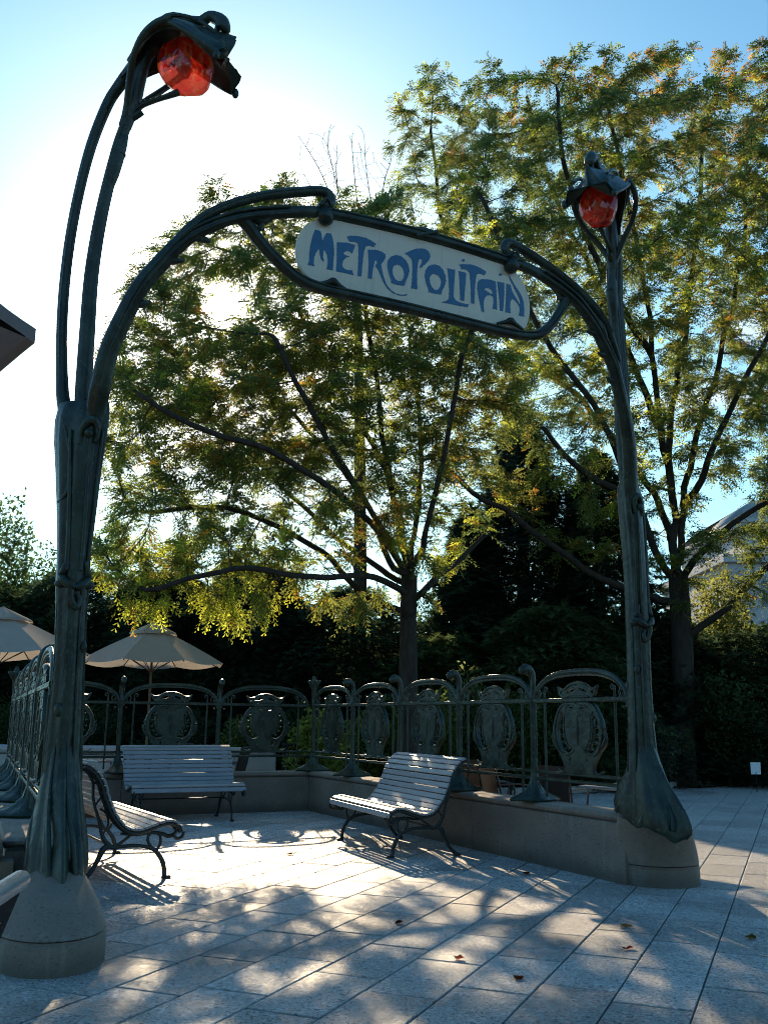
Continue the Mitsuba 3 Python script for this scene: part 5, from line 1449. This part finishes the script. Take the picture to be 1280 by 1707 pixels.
bare_tree()
DK, DK2 = (.052, .082, .040), (.068, .098, .036)
for i, (lab, u, d, h, R, n, shape, col) in enumerate((
        ('tall dark conifer just right of the middle tree, behind the right end of the sign', 4.05, 27.5, 10.8, 2.8, 24000, 'cone', (.044, .070, .044)),
        ('dark conifer between the two locust trees, lower and broader than the one beside it', 2.45, 27.0, 7.6, 2.0, 16000, 'cone', DK),
        ('dark conifer behind the right arch post', 6.0, 26.6, 9.2, 2.7, 20000, 'cone', DK),
        ('dark evergreen filling the gap under the conifers, left of the right arch post', 4.2, 24.2, 4.3, 2.3, 15000, 'round', DK2),
        ('dark evergreen under the conifers, right behind the middle trunk', 1.6, 24.6, 3.6, 1.9, 12000, 'round', DK2),
        ('broad dark yew left of the middle trunk', -0.8, 26.0, 5.0, 2.0, 15000, 'round', DK),
        ('tall dark yew above the right half of the beige umbrella', -3.6, 27.0, 5.7, 2.1, 114000, 'round', DK),
        ('dark yew directly above the beige umbrella', -6.2, 27.4, 5.5, 2.2, 114000, 'round', DK),
        ('dark yew just right of the left arch post', -8.6, 27.0, 5.6, 2.1, 15000, 'round', DK),
        ('dark yew left of the left arch post', -10.6, 27.0, 5.0, 2.0, 14000, 'round', (.045, .07, .028)),
        ('dark yew above the left umbrella at the left edge', -12.6, 26.6, 4.6, 2.0, 12000, 'round', (.05, .08, .03)),
        ('dark evergreen right of the right trunk, at the right edge', 9.6, 26.0, 3.9, 2.3, 15000, 'round', DK),
        ('dark evergreen directly behind the right trunk', 7.3, 26.2, 4.4, 2.0, 14000, 'round', DK),
        ('dark rounded evergreen in front of the pale building', 13.2, 28.4, 6.6, 1.9, 14000, 'round', DK2),
        ('dark evergreen in the far right corner of the bed', 11.8, 26.0, 4.6, 2.2, 12000, 'round', DK))):
    evergreen('evergreen_tree', lab, u, d, h, R, n, 100 + i, col, None, shape, 0.36 if shape == 'cone' else 0.26)
for i, (lab, u, d, h, R, n, col, size) in enumerate((
        ('loose light-green tree at the left edge, its thin top rising above the others', -12.3, 31, 9.2, 1.2, 5200, (.06, .10, .03), .17),
        ('rounded green tree at the left edge, left of the arch post', -10.9, 31, 7.3, 2.0, 11000, (.045, .085, .022), .16),
        ('rounded green tree at the far left, half out of the frame', -13.6, 30, 6.4, 2.1, 9000, (.05, .09, .025), .16))):
    shrub('leafy_tree', lab, u, d, h, R, n, 300 + i, col, size, None, 'tree')
for i, (lab, u, d, h, R, n, col, size) in enumerate((
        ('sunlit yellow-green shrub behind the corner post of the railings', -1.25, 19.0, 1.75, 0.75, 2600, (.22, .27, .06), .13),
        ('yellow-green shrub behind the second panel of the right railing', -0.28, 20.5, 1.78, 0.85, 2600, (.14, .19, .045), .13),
        ('leafy green shrub behind the third panel of the right railing', 0.85, 20.1, 2.13, 0.97, 3000, (.09, .13, .035), .13),
        ('pale-leaved tall shrub rising above the third panel of the right railing', 1.82, 21.9, 2.75, 0.85, 2600, (.15, .18, .07), .12),
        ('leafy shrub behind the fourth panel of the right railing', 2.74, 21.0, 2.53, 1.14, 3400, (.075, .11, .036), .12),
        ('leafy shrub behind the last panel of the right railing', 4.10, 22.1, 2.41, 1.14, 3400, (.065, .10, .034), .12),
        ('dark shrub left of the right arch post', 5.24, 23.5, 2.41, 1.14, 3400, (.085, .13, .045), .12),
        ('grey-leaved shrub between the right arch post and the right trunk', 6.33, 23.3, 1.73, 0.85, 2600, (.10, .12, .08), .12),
        ('large dark shrub right of the right trunk', 8.66, 24.6, 3.10, 1.54, 5200, (.085, .13, .05), .12),
        ('large dark shrub at the right edge behind the plant label', 10.72, 26.7, 2.75, 1.71, 5200, (.08, .125, .05), .12),
        ('dark low shrub under the right trunk', 7.41, 25.4, 1.61, 1.14, 3000, (.085, .13, .05), .11),
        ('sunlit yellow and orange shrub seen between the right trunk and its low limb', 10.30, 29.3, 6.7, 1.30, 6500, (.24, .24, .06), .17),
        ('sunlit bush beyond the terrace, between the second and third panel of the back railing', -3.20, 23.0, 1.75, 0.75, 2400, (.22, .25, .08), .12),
        ('grey-green bush beyond the terrace wall, behind the second panel of the back railing', -4.80, 23.0, 1.90, 1.10, 3400, (.06, .085, .04), .11),
        ('grey-green bush beyond the terrace wall, right of the left arch post', -6.60, 23.0, 1.90, 1.10, 3400, (.045, .07, .03), .11),
        ('low dark bush beyond the terrace wall, left of the corner post', -1.90, 23.6, 2.00, 1.10, 3400, (.055, .085, .03), .11),
        ('dark low bush behind the left railing', -8.70, 23.0, 2.00, 1.20, 3400, (.055, .085, .03), .11))):
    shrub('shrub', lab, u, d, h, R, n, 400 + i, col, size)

hk = thing('hedge', 'long dark clipped hedge closing the view behind all the other greenery', 'hedge')
rng = np.random.default_rng(55)
n = 26000
uu = rng.uniform(-17, 15, n); zz = rng.random(n) ** .8 * 4.3; ww = rng.normal(0, .14, n)
top = rng.random(n) < .2
zz = np.where(top, 4.3 + .25 * meshkit.fbm(np.stack([uu * 1.3, ww, uu * 0], -1), 3, 3), zz)
ww = np.where(top, rng.uniform(0, 1.2, n), ww + .25 * meshkit.fbm(np.stack([uu * 1.2, zz * 1.2, zz * 0], -1), 3, 4))
P = to_world(np.stack([uu, ww - .1, zz], -1), 30.0)
V, F, C = leafy(P, rng, .24, np.array([.078, .118, .05]) * (0.6 + .8 * rng.random((n, 1))), face=np.array([-GF[0], -GF[1], .3]) * .8)
kx = put(hk + '__foliage', MB().add(V, F), LEAF, color=C); labels[kx] = {'kind': 'stuff'}
part(hk, 'twigs', MB().bbox((-17, 30.15, 0), (15, 31.0, 4.2), .05, -HEAD, (SITE[0], SITE[1], 0)), BARK)

# the belt of trees behind the walk (out of view, but it shades the entrance from the sky there)
rng = np.random.default_rng(91)
PP = []
for u, d, h, R in ((-9, -7, 9, 4.2), (-2, -11, 11, 4.8), (6, -10, 10, 4.6), (13, -5, 10, 4.6)):
    n = 3600
    v = rng.normal(0, 1, (n, 3)); v /= np.linalg.norm(v, axis=1, keepdims=True)
    PP.append(gp(u, d) + [0, 0, h * .58] + v * (rng.random((n, 1)) ** .4) * [R, R, h * .44])
PP = np.vstack(PP)
V, F, C = leafy(PP, rng, .42, np.array([.05, .085, .025]) * (0.6 + .8 * rng.random((len(PP), 1))))
put('tree_belt', MB().add(V, F), LEAF, color=C)
labels['tree_belt'] = {'label': 'belt of green trees behind the walk, outside the view', 'category': 'trees', 'kind': 'stuff'}

# grassy ground cover along the kerb on the right: nobody could count the blades
rng = np.random.default_rng(77)
n = 5200
u = rng.uniform(3.0, 12, n); s = rng.random(n) ** 1.4
b0 = np.array([gp(uu, 0)[:2] for uu in u])
x = rng.uniform(8.7, 17.5, n)
y = 10.35 + (x - 8.62) * (12.07 - 10.42) / (17.1 - 8.62) + 0.25 + s * 1.3
base = np.stack([x, y, np.full(n, .03)], -1)
dr_ = np.stack([rng.normal(0, .5, n), rng.normal(-.15, .5, n), rng.uniform(.6, 1.1, n)], -1)
dr_ /= np.linalg.norm(dr_, axis=1, keepdims=True)
L = rng.uniform(.25, .48, n)[:, None]
w = np.cross(dr_, [0, 0, 1.0]); w /= np.linalg.norm(w, axis=1, keepdims=True) + 1e-9
mid = base + dr_ * L * .6; tip = base + dr_ * L + np.stack([dr_[:, 0], dr_[:, 1], -.8 + 0 * x], -1) * L * .25
V = np.stack([base - w * .008, base + w * .008, mid + w * .007, mid - w * .007, tip], 1).reshape(-1, 3)
i = np.arange(n) * 5
F = np.vstack([np.stack([i, i + 1, i + 2], 1), np.stack([i, i + 2, i + 3], 1), np.stack([i + 3, i + 2, i + 4], 1)])
put('ground_cover', MB().add(V, F), LEAF, color=np.repeat(np.array([.09, .14, .045]) * (0.6 + .8 * rng.random((n, 1))), 5, 0))
labels['ground_cover'] = {'label': 'dark grassy ground cover along the kerb of the bed', 'category': 'ground cover', 'kind': 'stuff'}
